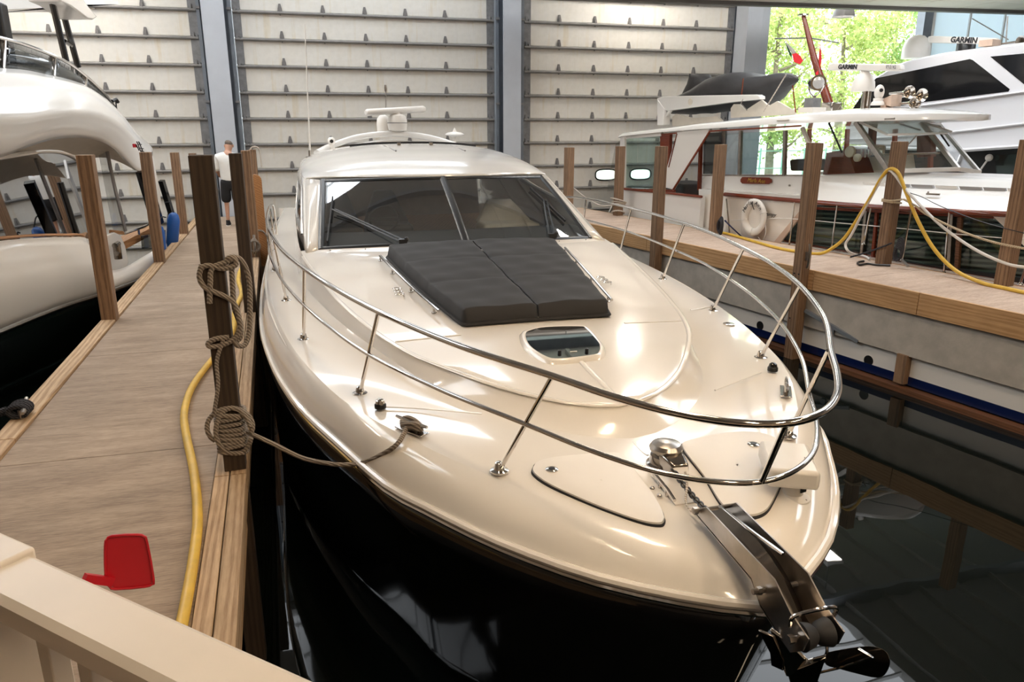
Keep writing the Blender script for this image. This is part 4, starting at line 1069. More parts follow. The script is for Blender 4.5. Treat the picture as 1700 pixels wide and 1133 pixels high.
P = [pp + A((.10*math.cos(a)+.02, -.085-.015*math.cos(2*a), zc + .15*math.sin(a))) for a in np.linspace(.2, 2*math.pi-.3, 22)]; b.tube(P, .0145, 8); b.build('rope_hitch', M['rope'], ml)
b = MB(); P = [pp + A((.13*math.cos(a)+.0, -.07, zc+.03 + .12*math.sin(a))) for a in np.linspace(-.5, 3.9, 18)]; b.tube(P, .0145, 8); b.build('rope_hitch', M['rope'], ml)
b = MB()
span = cr([pp+A((.08,-.04,zw-.02)), by(455, 738, 4.45), by(500, 760, 4.36), bz(545, 770, .125), bz(575, 772, .135), bz(600, 769, .165), bz(630, 757, .27), bz(660, 737, .375), p0+A((-.02,.0,.0))], 6)
b.tube(span, .014, 8); b.build('rope_span', M['rope'], ml)
for k in range(3):
    b = MB(); cc = p0+A((0,0,-.01+.012*k)); t = unit((-.55,.83,0)); n_ = A((t[1], -t[0], 0))
    b.tube([cc + t*.075*math.cos(a) + n_*.03*math.sin(a) + A((0,0,.01*math.sin(2*a))) for a in np.linspace(0, 2*math.pi, 18, endpoint=False)], .013, 7, closed=True); b.build('rope_turn', M['rope'], ml)
b = MB(); b.tube(cr([by(355, 690, 4.47), by(362, 640, 4.46), by(360, 600, 4.47), by(372, 560, 4.48)], 5), .012, 7); b.build('rope_tail', M['rope'], ml)
# loose coil higher up the post
rcq = thing('rope_coil', pp + A((0,0,.8)), 'loose grey braided rope looped round the upper part of the dark near post', 'rope')
def pxrope(pxs, Y, r, name, par, mat, n=5, yo=None):
    P = [by(x, y, Y if yo is None else Y+yo[i]) for i, (x, y) in enumerate(pxs)]
    b = MB(); b.tube(cr(P, n), r, 8); return b.build(name, mat, par)
Yf = 4.56 - .0625 - .016
pxrope([(333,446),(345,441),(370,446),(391,440),(388,430),(374,436),(352,446),(349,470),(348,504)], Yf, .0155, 'rope_loop', rcq, M['rope'])
pxrope([(335,440),(331,460),(341,478),(368,490),(388,503),(397,530),(399,545),(392,560),(372,572),(350,576),(346,570),(358,563),(380,560)], Yf, .0155, 'rope_loop', rcq, M['rope'])
pxrope([(376,432),(384,427),(398,430),(408,445),(414,470),(415,510),(414,550),(407,572),(395,574),(386,564)], Yf, .0155, 'rope_loop', rcq, M['rope'], yo=[0,0,.03,.06,.07,.07,.07,.05,.02,0])
pxrope([(384,430),(386,470),(389,510),(399,540),(399,560),(388,570)], Yf+.03, .0155, 'rope_loop', rcq, M['rope'])
# cleated coils on the post further along
ck = thing('dock_cleat', A((wxr(12.7)-.0, 12.6, .45)), 'vertical post cleat wound with grey coiled rope on the brown walkway post', 'cleat')
pc = by(423, 408, 12.58)
b = MB(); b.tube([pc+A((0,0,-.17)), pc+A((0,-.03,-.1)), pc+A((0,-.03,.1)), pc+A((0,0,.17))], .02, 8); b.build('cleat_bar', M['dullsteel'], ck)
for k in range(4):
    b = MB(); b.tube([pc + A(((.05+.012*k)*math.cos(a), -.04-.012*k, (.12-.012*k)*math.sin(a))) for a in np.linspace(0, 2*math.pi, 18, endpoint=False)], .014, 7, closed=True); b.build('rope_turn', M['rope'], ck)
b = MB(); q = by(424, 248, 16.2); b.tube(cr([q+A((-.1,0,.0)), q+A((-.04,-.02,.05)), q+A((.05,-.02,.03)), q+A((.08,0,-.1)), q+A((.09,0,-.35))], 5), .014, 7); b.build('cord_loop', M['ropepale'], None, label='pale cord looped over the top of a brown walkway post', cat='rope')
pxl = [(427,383),(436,384),(443,392),(447,400)]
b = MB(); b.tube(cr([by(x, y, 13.585) for x, y in pxl], 5), .016, 7); b.build('cord_loop', M['rope'], None, label='short grey line from the walkway board to the cruiser', cat='rope')

# ================================================================= hoses
def hose(pts, r, mat, label, name='hose', n=8):
    b = MB(); b.tube(cr(pts, n), r, 12); return b.build(name, mat, None, label=label, cat='hose')
HL = [(300,1045),(309,1000),(321,930),(328,860),(322,785),(309,722),(306,685),(318,645),(345,606),(372,575),(388,545),(390,515),(399,495),(401,484),(396,468),(397,455),(402,442),(405,430)]
hose([bz(x, y, .028) for x, y in HL], .027, M['yellow'], 'yellow water hose snaking along the plywood walkway')
op = RPOST[1478][1]
def hpts(L): return [PR(x, y, op-.10) if z is None else bz(x, y, z) for x, y, z in L]
hose(hpts([(1183,383,.025),(1210,389,.025),(1238,397,.025),(1291,412,.025),(1332,419,.025),(1363,421,.03),(1385,410,None),(1403,394,None),(1422,366,None),(1445,328,None),(1463,296,None),(1477,281,None),(1491,287,None),(1504,319,None),(1525,369,None),(1551,414,None),(1586,449,None),(1631,470,.03),(1665,478,.025),(1710,488,.025)]), .026, M['yellow'], 'yellow shore hose draped over the finger dock post')
hose(hpts([(1444,431,.02),(1436,426,.02),(1420,423,.03),(1408,417,None),(1404,405,None),(1414,389,None),(1432,354,None),(1456,310,None),(1473,284,None),(1485,290,None),(1501,312,None),(1525,338,None),(1565,377,None),(1618,414,None),(1671,438,None),(1710,445,None)]), .020, M['whitehose'], 'white shore hose draped over the finger dock post')
def hr(pts, r, mat, label, name='rope', o=None):
    b = MB(); b.tube(cr([PR(x, y, (op-.1 if o is None else o)) for x, y in pts], 6), r, 8); return b.build(name, mat, None, label=label, cat='rope')
hr([(1500,331),(1520,342),(1538,356),(1591,382),(1644,401),(1710,415)], .016, M['ropetan'], 'tan three-strand rope running right from the hose post')
hr([(1500,312),(1510,320),(1530,327),(1565,344),(1631,369),(1710,390)], .006, M['black'], 'thin black cord sagging right from the hose post')
t, o, zt = RPOST[1478]; c = RP(t, o, 0); zr = ztop(c, 335)
rt = thing('rope_lashing', c+A((0,0,zr)), 'tan rope tied round the hose post', 'rope'); wrap(c, .09, .09, zr, 2, .03, .015, 'rope_turn', rt, M['ropetan'])
dk = thing('rope_lashing', c+A((0,0,.2)), 'black rope bundle tied low on the hose post', 'rope')
zk = ztop(c, 412)
for k in range(5):
    cc = PR(1494, 413, op-.13); b = MB(); b.tube([cc + RU*(-.06*math.cos(a)) + RN*(-.02*k*.5) + A((0,0,(.16-.015*k)*math.sin(a)-.02*k)) for a in np.linspace(0, 2*math.pi, 16, endpoint=False)], .016, 7, closed=True); b.build('rope_turn', M['ropedark'], dk)
b = MB(); b.tube(cr([PR(1480, 404, op-.11), PR(1465, 410, op-.11), PR(1440, 419, op-.1), PR(1412, 427, op-.05)], 5), .014, 7); b.build('rope_tail', M['ropedark'], dk)
b = MB(); b.tube(cr([bz(1478, 441, .02), bz(1455, 440, .02), bz(1440, 438, .02), bz(1427, 440, .02), bz(1424, 436, .02), bz(1434, 434, .02)], 5), .016, 7); b.build('rope_tail', M['black'], dk)
cz = PR(1497, 432, op-.09); b = MB(); b.bar(cz, PR(1508, 443, op-.12), .05, .02); b.build('steel_strap', M['dullsteel'], dk)
# dark rope on the post left of the life ring, pale rope at the stern post
t, o, zt = RPOST[1191]; c = RP(t, o, 0)
d2 = thing('rope_lashing', c+A((0,0,.15)), 'dark blue rope tied low on the post beside the life ring', 'rope')
for k in range(4):
    cc = PR(1197, 375, o-.12); b = MB(); b.tube([cc + RU*(-.05*math.cos(a)) - RN*.015*k + A((0,0,(.17-.02*k)*math.sin(a))) for a in np.linspace(0, 2*math.pi, 16, endpoint=False)], .018, 7, closed=True); b.build('rope_turn', M['ropedark'], d2)
b = MB(); b.tube(cr([PR(1203, 366, o-.08), PR(1215, 378, o), PR(1232, 394, .12)], 5), .014, 7); b.build('rope_tail', M['navy'], d2)
t, o, zt = RPOST[1028]; c = RP(t, o, 0)
d3 = thing('rope_lashing', c+A((0,0,.3)), 'pale rope coiled round the post at the yacht\'s stern', 'rope')
for zz, s in ((338, 1.3), (341, 1.15), (333, 1.5), (353, 1.2)):
    z = ztop(c, zz); b = MB(); b.tube([c + A((.12*s*math.cos(a), .12*s*math.sin(a), z+.06*math.sin(a+s*3))) for a in np.linspace(0, 2*math.pi, 18, endpoint=False)], .018, 7, closed=True); b.build('rope_turn', M['ropepale'], d3)
b = MB(); b.tube(cr([PR(1022, 339, o-.1), by(1000, 342, 15.5), by(975, 330, 16.0), by(952, 312, 16.8)], 6), .012, 7); b.build('rope_tail', M['ropepale'], d3)
# post cleat on the bolted post
t, o, zt = RPOST[1340]; q = RP(t-.09, o-.02, 0); q[2] = ztop(q, 425)
pcl = thing('dock_cleat', q, 'galvanised cleat screwed upright to the tall fascia post', 'cleat')
b = MB(); b.tube([q-RU*.035+A((0,0,-.18)), q-RU*.05+A((0,0,-.1)), q-RU*.05+A((0,0,.1)), q-RU*.035+A((0,0,.18))], .018, 8); b.build('cleat_bar', M['dullsteel'], pcl)
b = MB(); b.bar(q+RU*.01, q-RU*.05, .06, .12); b.build('cleat_base', M['dullsteel'], pcl)
# cleat with black line on the walkway's near left edge
q = bz(40, 690, .03)
wc = thing('dock_cleat', q, 'weathered cleat with dark line on the walkway edge at the photo\'s left', 'cleat')
b = MB(); b.tube([q+A((.05,-.16,.07)), q+A((.03,-.08,.06)), q+A((.0,.06,.06)), q+A((-.02,.16,.08))], [.012,.02,.02,.012], 8)
for k in (-.05, .05): b.tube([q+A((0,k,-.01)), q+A((0,k,.06))], .02, 8)
b.build('cleat_bar', M['dullsteel'], wc)
for k in range(4):
    b = MB(); b.tube([q+A((-.02+.06*math.cos(a), -.05+.035*k, .05+.04*math.sin(a))) for a in np.linspace(0, 2*math.pi, 16, endpoint=False)], .02, 7, closed=True); b.build('rope_turn', M['ropedark'], wc)
b = MB(); b.tube(cr([q+A((-.1,0,.05)), q+A((-.3,.02,-.02)), q+A((-.6,.1,-.15))], 5), .03, 8); b.build('rope_tail', M['ropedark'], wc)

# ================================================================= foreground guard rail
gr = thing('guard_rail', (-.3, 1.2, .35), 'white vinyl guard rail in the near foreground', 'railing')
zr = 1.31
e0, e1 = bz(-60, 905, zr), bz(560, 1160, zr)
dd = unit((bz(540, 1133, zr) - bz(100, 938, zr))); nn = A((dd[1], -dd[0], 0))
a0 = bz(100, 938, zr)
prof = [(0,0),(.0,-.012),(.006,-.045),(.016,-.055),(.094,-.055),(.104,-.045),(.11,-.012),(.11,0),(.098,.010),(.012,.010)]
nn_cam = -A((dd[1], -dd[0], 0)) if np.dot(A((dd[1], -dd[0], 0)), -a0) < 0 else A((dd[1], -dd[0], 0))
b = MB(); b.loft([[a0 + dd*t + nn_cam*u + A((0,0,v-.010)) for u, v in prof] for t in (-.085, .25, .7, 1.3)]); b.build('top_rail', M['vinylrail'], gr, ang=35)
k0 = a0 - dd*.085
b = MB(); b.box(k0 - dd*.055 + nn_cam*.055 + A((0,0,-.48)), (.12, .12, .98), math.atan2(dd[1], dd[0])); b.build('corner_post', M['vinylrail'], gr, bevel=.006)
d2_ = unit(A((-.9, .05, 0)))
b = MB(); q = k0 - dd*.05; b.loft([[q + d2_*t + A((-d2_[1], d2_[0], 0))*(u-.02) *1 + A((0,0,v-.010)) for u, v in prof] for t in (0, .8)]); b.build('top_rail', M['vinylrail'], gr, ang=35)
for k in range(7):
    q = a0 + dd*(.035+.115*k) + nn_cam*.055
    b = MB(); b.box(q + A((0,0,-.50)), (.035, .035, .89), math.atan2(dd[1], dd[0])); b.build('baluster', M['vinylrail'], gr, bevel=.003)
b = MB(); b.bar(a0 - dd*.08 + nn_cam*.055 + A((0,0,-.93)), a0 + dd*1.3 + nn_cam*.055 + A((0,0,-.93)), .05, .04); b.build('bottom_rail', M['vinylrail'], gr)
# red paddle-shaped latch
la = thing('gate_latch', a0 - nn_cam*.02, 'red plastic paddle latch on the outside of the white guard rail', 'latch')
ry = 1.42
P = [by(x, y, ry) for x, y in ((178,896),(186,890),(228,888),(239,891),(244,900),(255,962),(252,970),(240,974),(192,978),(183,974),(176,960),(175,905))]
pn = unit(np.cross(P[3]-P[0], P[8]-P[0]))
b = MB(); b.prism(P, pn*.006); pd = b.build('paddle', M['red'], la, bevel=.002)
b = MB(); b.tube(cr([p - pn*.001 for p in P], 2, True), .0028, 6, closed=True); b.build('paddle_rim', M['red'], pd)
b = MB(); b.bar(by(186, 966, ry), by(140, 960, ry-.03), .012, .016); b.build('latch_arm', M['red'], la)
# viewing platform under the photographer
mb = MB(); mb.box((1.0, -1.2, .27), (9, 3.6, .12)); mb.box((-3.0, .95, .27), (1.0, .5, .12)); mb.build('floor_platform', M['ply'], kind='structure', label='raised viewing platform where the photographer stands')
# ================================================================= white flybridge yacht at the left
FY = thing('flybridge_yacht', LP(-1, -2.2, WATER), 'tall white flybridge yacht with dark mirrored cabin window', 'boat')
def lpoly(px, o, th, name, mat, par=None, bevel=0, **k):
    P = [PL(x, y, o) for x, y in px]; b = MB(); b.prism(P, -LN*th); return b.build(name, mat, par or FY, bevel=bevel, **k)
# hull band between rub rail and teak cap, gently bulged
lowc = resample(cr([PL(x, y, 0) for x, y in ((-120,598),(-60,573),(0,548),(50,528),(100,508),(140,496),(172,485))], 6), 30)
topc = resample(cr([PL(x, y, -.10) for x, y in ((-120,415),(-60,406),(0,400),(60,395),(110,394),(146,397),(163,432))], 6), 30)
b = MB(); b.loft([[lerp(a, c, v) + LN*.10*math.sin(math.pi*v) for a, c in zip(lowc, topc)] for v in np.linspace(0, 1, 9)], False); b.build('bulwark', M['gel'], FY, ang=60, solid=.08)
endl = cr([PL(172, 485, 0), PL(170, 462, -.0), PL(163, 432, -.1)], 4)
b = MB(); b.tube([p + A((0,0,.03)) - LN*.05 for p in topc[:26]], .045, 8, flat=.45, up=(0,0,1)); b.build('teak_cap', M['teak'], FY)
rail = resample(cr([PL(x, y, .03) for x, y in ((-120,601),(0,551),(100,511),(172,488),(230,467),(275,452))], 6), 40)
b = MB(); b.tube(rail, .035, 8); b.build('rub_rail', M['dullsteel'], FY)
M['darkhull'] = plain('dark_green_hull', (.008, .014, .012), .15, var=.1)
b = MB(); b.loft([[p - LN*k + A((0,0,-z)) for p in rail] for k, z in ((0,0),(.12,.2),(.45,.7),(.8,1.6))], False); b.build('hull', M['darkhull'], FY, solid=.03)
# low after part of the hull, cockpit coaming, wing
b = MB(); la_ = resample([PL(x, y, 0) for x, y in ((150,492),(172,485),(230,464),(276,449))], 16); lb_ = resample(cr([PL(x, y, -.12) for x, y in ((150,440),(172,450),(205,445),(240,425),(276,404))], 5), 16)
b.loft([[lerp(p, q, v)+LN*.05*math.sin(math.pi*v) for p, q in zip(la_, lb_)] for v in np.linspace(0, 1, 6)], False); b.build('after_topside', M['gel'], FY, solid=.06, ang=60)
lpoly([(176,392),(190,386),(200,390),(208,408),(214,436),(206,452),(170,455),(160,430)], -.25, .06, 'coaming_wing', M['gel'], bevel=.01)
lpoly([(140,396),(162,398),(176,440),(165,446),(152,430)], -.22, .04, 'vent_panel', M['gel'])
lpoly([(205,402),(256,376),(257,388),(208,414)], -.5, .25, 'side_deck_teak', M['teak'])
lpoly([(186,382),(205,384),(207,390),(186,388)], -.3, .05, 'coaming_cap', M['teak'])
b = MB(); b.tube(cr([PL(207, 388, -.4), PL(230, 380, -.4), PL(245, 374, -.4), PL(252, 366, -.4)], 4), .025, 8); b.tube([PL(230, 380, -.4), PL(231, 390, -.4)], .02, 6); b.tube([PL(252, 366, -.4), PL(250, 376, -.4)], .02, 6); b.build('cockpit_handrail', M['chrome'], FY)
lpoly([(238,392),(275,382),(276,404),(240,414)], -.35, .05, 'transom_gate', M['glassdark'])
c = PL(196, 425, -.1)
b = MB(); b.tube([c+A((0,0,-.05)), c+A((0,0,.2))], .06, 10); b.tube([c+A((0,-.12,.18)), c+A((0,.12,.18))], .045, 8); b.tube([c+A((0,-.1,.05)), c+A((0,.1,.05))], .04, 8); b.build('mooring_bitt', M['darksteel'], FY)
# cabin side with the big mirrored window
win = [(-140,278),(-60,268),(0,261),(40,255),(70,251),(100,252),(122,260),(136,272),(146,296),(156,340),(168,396),(90,400),(0,404),(-140,414)]
gdir = LN*math.cos(math.radians(4)) + A((0,0,math.sin(math.radians(-1))))
GP = PL(84, 330, -.75); GW = A((-1.50, 17.1, .95))
GN = unit(unit(CAM-GP) + unit(GW-GP))
P = [bpl(x, y, GP, GN) for x, y in win]
b = MB(); b.prism(P, -GN*.02); b.build('cabin_window', M['mirrorglass'], FY)
b = MB(); b.prism([p - GN*.06 for p in P], -GN*.02); b.build('window_lining', M['black'], FY)
b = MB(); b.tube(cr([p+LN*.02 for p in P[:11]], 4), .035, 8); b.build('window_frame', M['gel'], FY)
b = MB(); b.tube([bpl(101, 303, GP+GN*.01, GN), bpl(129, 392, GP+GN*.01, GN)], .04, 6); b.build('window_mullion', M['black'], FY)
# wing of clear vinyl aft of the window
lpoly([(166,258),(178,252),(196,330),(208,384),(190,386)], -.55, .02, 'vinyl_curtain', M['vinylclear'])
b = MB(); b.tube(cr([PL(178, 252, -.54), PL(188, 300, -.54), PL(200, 350, -.54), PL(209, 386, -.54)], 4), .03, 6); b.build('curtain_hem', M['grey'], FY)
# flybridge coaming: swelling outer skin, lip, underside
low = [(-140,283),(-60,270),(0,262),(40,247),(80,234),(120,229),(150,231),(169,236),(185,245),(200,257),(214,270),(228,283),(235,283)]
upp = [(-140,104),(-60,108),(0,113),(40,116),(71,122),(110,131),(141,141),(165,156),(182,170),(197,186),(215,207),(238,230),(252,244)]
Lr = resample(cr([PL(x, y, .05) for x, y in low], 6), 60); Ur = resample(cr([PL(x, y, -.30) for x, y in upp], 6), 60)
b = MB(); rs = []
for v in np.linspace(0, 1, 15):
    f = .34*math.sin(math.pi*v)**.8 + (.03 if .42 < v < .5 else 0)
    rs.append([lerp(a, c, v) + LN*f*(1-.75*(i/59)**3) for i, (a, c) in enumerate(zip(Lr, Ur))])
b.loft(rs, False); b.build('flybridge_coaming', M['gelcool'], FY, ang=70, solid=.04)
In = resample(cr([PL(x, y, -.72) for x, y in ((-140,276),(-60,266),(0,259),(40,253),(70,249),(100,250),(125,258),(150,262),(175,262),(195,268),(212,276),(226,284),(233,284))], 6), 60)
b = MB(); b.loft([[lerp(a, c, v) + A((0,0,.10*math.sin(math.pi*v)))for a, c in zip(Lr, In)] for v in np.linspace(0, 1, 6)], False); b.build('overhang_soffit', M['vinyl'], FY, ang=60)
# smoked wind screen and rail
gt = resample(cr([PL(x, y, -.42) for x, y in ((-140,38),(-60,50),(0,63),(46,76),(106,101),(141,126),(173,156),(192,181))], 6), 40)
gb = resample(cr([PL(x, y, -.32) for x, y in ((-140,104),(-60,108),(0,113),(40,116),(90,126),(141,142),(175,165),(193,183))], 6), 40)
cutsg = [0, 14, 24, 31, 39]
for a, c in zip(cutsg[:-1], cutsg[1:]):
    b = MB(); b.loft([gt[a:c+1], gb[a:c+1]], False); b.build('wind_screen_pane', M['glassdark'], FY, solid=.015)
    b = MB(); b.tube([gt[c], gb[c]], .016, 6); b.build('wind_screen_stay', M['chrome'], FY)
b = MB(); b.tube(gt, .028, 8); b.build('wind_screen_rail', M['chrome'], FY)
# hardtop supports and hardtop
for (x0, y0, x1, y1, o) in ((80,-25,110,102,-.75), (92,-25,130,112,-1.0)):
    b = MB(); b.tube([PL(x0, y0, o), PL(x1, y1, o)], .075, 6, flat=.6); b.build('hardtop_strut', M['blackgloss'], FY)
b = MB(); b.tube([PL(107, 68, -.8), PL(118, 76, -.95)], .03, 6); b.build('strut_brace', M['blackgloss'], FY)
zt = PL(0, 21, -2.8)[2]
P = [bz(x, y, zt) for x, y in ((-200, 23), (0, 21), (85, 20), (118, 8))]
b = MB(); b.prism(P + [P[-1] + LN*.8, P[0] + LN*.8], (0, 0, .16)); b.build('hardtop', M['gelcool'], FY, bevel=.03)
lpoly([(96,-14),(128,-14),(150,14),(162,28),(155,33),(146,31),(118,10),(100,2)], -.5, .5, 'hardtop_spoiler', M['gelcool'], bevel=.02)
b = MB(); b.lathe([(.14, 0), (.13, -.04), (.10, -.06)], PL(112, 14, -1.0), n=16); b.build('hardtop_lamp', M['chrome'], FY)
b = MB(); b.box(PL(-4, 62, -.9), (.3, .3, .9)); b.build('helm_console', M['black'], FY, bevel=.03)
# aft frames under the overhang
for (x0, y0, x1, y1, o, wd) in ((236,284,262,372,-.25,.16), (268,300,286,360,-1.2,.10)):
    b = MB(); b.bar(PL(x0, y0, o), PL(x1, y1, o), wd, wd); b.build('cockpit_pillar', M['blackgloss'], FY)
lpoly([(242,284),(252,252),(262,300),(270,350),(262,366)], -.7, .04, 'pillar_fairing', M['gelcool'])
# emblem on the coaming tip
em = lpoly([(221,239),(226,239),(227,245),(222,245)], .36, .012, 'emblem_patch', M['red'])
for x0, y0, x1, y1 in ((227,235,236,257),(230,235,239,256),(226,240,231,250),(230,240,235,240),(232,246,238,247),(234,252,239,252),(231,236,234,244),(234,250,240,258)):
    b = MB(); b.bar(PL(x0, y0, .37), PL(x1, y1, .37), .012, .012); b.build('emblem_stroke', M['ink'], FY)
b = MB(); b.tube(cr([PL(186, 168, -.4), PL(192, 165, -.4), PL(196, 170, -.4)], 3), .03, 6); b.tube([PL(192, 166, -.4), PL(194, 184, -.4)], .012, 5); b.build('rail_bracket', M['black'], FY)
lpoly([(-140,250),(-140,110),(-150,110),(-150,250)], -2.6, .05, 'far_coaming', M['gelcool'])
b = MB(); b.prism([LP(-9, -3.9, -.3), LP(1.2, -3.9, -.3), LP(1.2, -.9, -.3), LP(-9, -.9, -.3)], (0, 0, .5)); b.build('main_deck', M['gel'], FY)
# blue fender
q = PL(264, 408, .12)
fe = thing('fender', q - A((0,0,.5)), 'blue inflatable fender hanging by the brown walkway post', 'fender')
q0_, q1_ = PL(262, 374, .12), PL(268, 444, .12)
ax_ = unit(q0_-q1_); L_ = np.linalg.norm(q0_-q1_)
b = MB(); b.lathe([(.03, 0), (.09, .05), (.105, .15), (.105, L_-.12), (.08, L_-.03), (.03, L_)], q1_, ax_, 16); b.build('fender_body', M['blue'], fe)
b = MB(); b.tube(cr([q0_, q0_+A((.05,.1,.12)), q0_+A((.1,.25,.1))], 4), .012, 6); b.build('fender_line', M['ropedark'], fe)
q2_ = PL(287, 384, -.05)
fe2 = thing('fender', q2_ - A((0,0,.4)), 'blue fender half hidden behind the brown walkway post, farther off', 'fender')
b = MB(); b.lathe([(.03, -.38), (.10, -.3), (.11, .2), (.08, .3), (.03, .34)], q2_, unit((.15,.1,1)), 16); b.build('fender_body', M['blue'], fe2)
b = MB(); b.tube(cr([q2_+A((.05,0,.34)), q2_+A((.0,.1,.5)), q2_+A((-.1,.2,.5))], 4), .012, 6); b.build('fender_line', M['ropedark'], fe2)

# ================================================================= man on the walkway
def skin(name, verts, edges, radii, mat, parent, root=0, sub=2):
    me = bpy.data.meshes.new(name); off = worldloc(parent) if parent is not None else A(verts[root])
    me.from_pydata([tuple(A(v)-off) for v in verts], edges, [])
    o = bpy.data.objects.new(name, me); COL.objects.link(o)
    if parent is not None: o.parent = parent
    else: o.location = tuple(off)
    md = o.modifiers.new('skin', 'SKIN'); md.use_smooth_shade = True
    for i, r in enumerate(radii):
        sv = me.skin_vertices[0].data[i]; sv.radius = r if hasattr(r, '__len__') else (r, r); sv.use_root = (i == root)
    ss = o.modifiers.new('sub', 'SUBSURF'); ss.levels = sub; ss.render_levels = sub
    me.materials.append(mat); return o
px_, py_ = -1.50, 17.1
def H(x, y, z): return A((px_+x, py_+y, z))
# body: pelvis, spine, neck, head, arms, legs (back to the viewer, head bowed and turned right)
V = [H(0,0,.95), H(0,.01,1.12), H(0,.0,1.30), H(0,-.01,1.45), H(.015,.02,1.53), H(.03,.05,1.60), H(.045,.075,1.66), H(.05,.08,1.735),
     H(-.19,.0,1.43), H(-.245,.03,1.18), H(-.20,.20,1.02), H(-.15,.27,1.02),
     H(.19,.0,1.43), H(.25,.03,1.18), H(.21,.20,1.05), H(.15,.28,1.08),
     H(-.10,0,.90), H(-.11,.01,.52), H(-.115,-.02,.10), H(.10,0,.90), H(.115,.03,.52), H(.125,.02,.10)]
E_ = [(0,1),(1,2),(2,3),(3,4),(4,5),(5,6),(6,7),(3,8),(8,9),(9,10),(10,11),(3,12),(12,13),(13,14),(14,15),(0,16),(16,17),(17,18),(0,19),(19,20),(20,21)]
Rd = [(.15,.11),(.145,.105),(.165,.11),(.13,.09),(.055,.06),(.072,.085),(.082,.10),(.05,.065), .06,.045,.035,.028, .06,.045,.035,.028, .085,.056,.036, .085,.056,.036]
man = skin('person', V, E_, Rd, M['skin'], None)
tag(man, 'man in white polo shirt and black shorts standing on the walkway, back turned', 'person')
skin('polo_shirt', [H(0,0,.84), H(0,.01,1.08), H(0,0,1.30), H(0,-.01,1.44), H(.01,.012,1.53), H(-.185,0,1.425), H(-.26,.03,1.13), H(.185,0,1.425), H(.265,.03,1.13)],
     [(0,1),(1,2),(2,3),(3,4),(3,5),(5,6),(3,7),(7,8)], [(.20,.155),(.195,.15),(.21,.15),(.175,.125),(.075,.08),.095,.085,.095,.085], M['whitecloth'], man)
skin('shorts', [H(0,0,1.04), H(0,0,.90), H(-.10,0,.84), H(-.112,.0,.47), H(.10,0,.84), H(.115,.02,.47)], [(0,1),(1,2),(2,3),(1,4),(4,5)], [(.18,.14),(.18,.14),.125,.11,.125,.11], M['blackcloth'], man)
skin('hair', [H(.042,.055,1.66), H(.046,.06,1.73), H(.05,.08,1.755)], [(0,1),(1,2)], [(.085,.09),(.078,.09),(.05,.06)], M['hair'], man)
for sx, yy in ((-.118, -.03), (.128, .01)):
    b = MB(); c = H(sx, yy+.06, .0)
    b.loft([[c + A((wx*math.cos(a), yy2 + .0, 0)) + A((0, l_*math.sin(a), z)) for a in np.linspace(0, 2*math.pi, 14, endpoint=False)] for wx, l_, yy2, z in ((.048,.145,0,.004),(.052,.15,0,.03),(.048,.13,-.01,.065),(.042,.07,-.06,.10),(.040,.05,-.075,.125))]); b.build('shoe', M['blackcloth'], man)
    b = MB(); b.loft([[c + A((.053*math.cos(a), .152*math.sin(a), z)) for a in np.linspace(0, 2*math.pi, 14, endpoint=False)] for z in (.0, .022)]); b.build('shoe_sole', M['whiteplastic'], man)
for s, k in ((1, -1), (1, 1)):
    b = MB(); b.ball(H(.045+k*.083, .07, 1.655), (.014, .025, .035), 8, 6); b.build('ear', M['skin'], man)
b = MB(); b.ball(H(.085, .165, 1.645), (.018, .025, .022), 8, 6); b.build('nose', M['skin'], man)
for sx, base in ((-1, H(-.14, .29, 1.03)), (1, H(.14, .30, 1.085))):
    b = MB(); b.loft([[base + A((sx*.0+.035*math.cos(a), k*.05, .016*math.sin(a))) for a in np.linspace(0, 2*math.pi, 10, endpoint=False)] for k in (-.6, 0, .6)]); b.build('palm', M['skin'], man)
    for f in range(4):
        p = base + A((-.03+.02*f, .035, 0)); b = MB(); b.tube([p, p+A((-sx*.005, .035, .01)), p+A((-sx*.015, .05, .035))], [.010,.009,.007], 6); b.build('finger', M['skin'], man)
    b = MB(); b.tube([base+A((-sx*.035,-.01,.0)), base+A((-sx*.06,.02,.015)), base+A((-sx*.055,.045,.025))], [.011,.010,.008], 6); b.build('thumb', M['skin'], man)
ph = MB(); ph.box(H(0, .36, 1.12), (.075, .012, .15)); ph.build('mobile_phone', M['black'], None, bevel=.004, label='dark phone held up in front of the man in the polo shirt', cat='phone')
# ================================================================= white and varnish classic yacht
MA = thing('classic_yacht', RP(0, 2.4, WATER), 'white classic motor yacht with varnished mahogany trim beyond the finger dock', 'boat')
def rp_(px, o, th, name, mat, par=None, bevel=0, **k):
    oo = o if hasattr(o, '__len__') else [o]*len(px)
    P = [PR(x, y, q) for (x, y), q in zip(px, oo)]; b = MB(); b.prism(P, RN*th); return b.build(name, mat, par or MA, bevel=bevel, **k)
def rbar(x0, y0, x1, y1, o, w_, name, mat, h=None, par=None, o2=None):
    b = MB(); b.bar(PR(x0, y0, o), PR(x1, y1, o if o2 is None else o2), w_, h or w_); return b.build(name, mat, par or MA, bevel=.004)
def rtube(px, o, r, name, mat, par=None, n=5):
    oo = o if hasattr(o, '__len__') else [o]*len(px)
    b = MB(); b.tube(cr([PR(x, y, q) for (x, y), q in zip(px, oo)], n), r, 8); return b.build(name, mat, par or MA)
def tr(x, y, o): return float(np.dot(PR(x, y, o) - R0, RU))
t_st, t_bw = tr(1022, 330, .25), -8.5
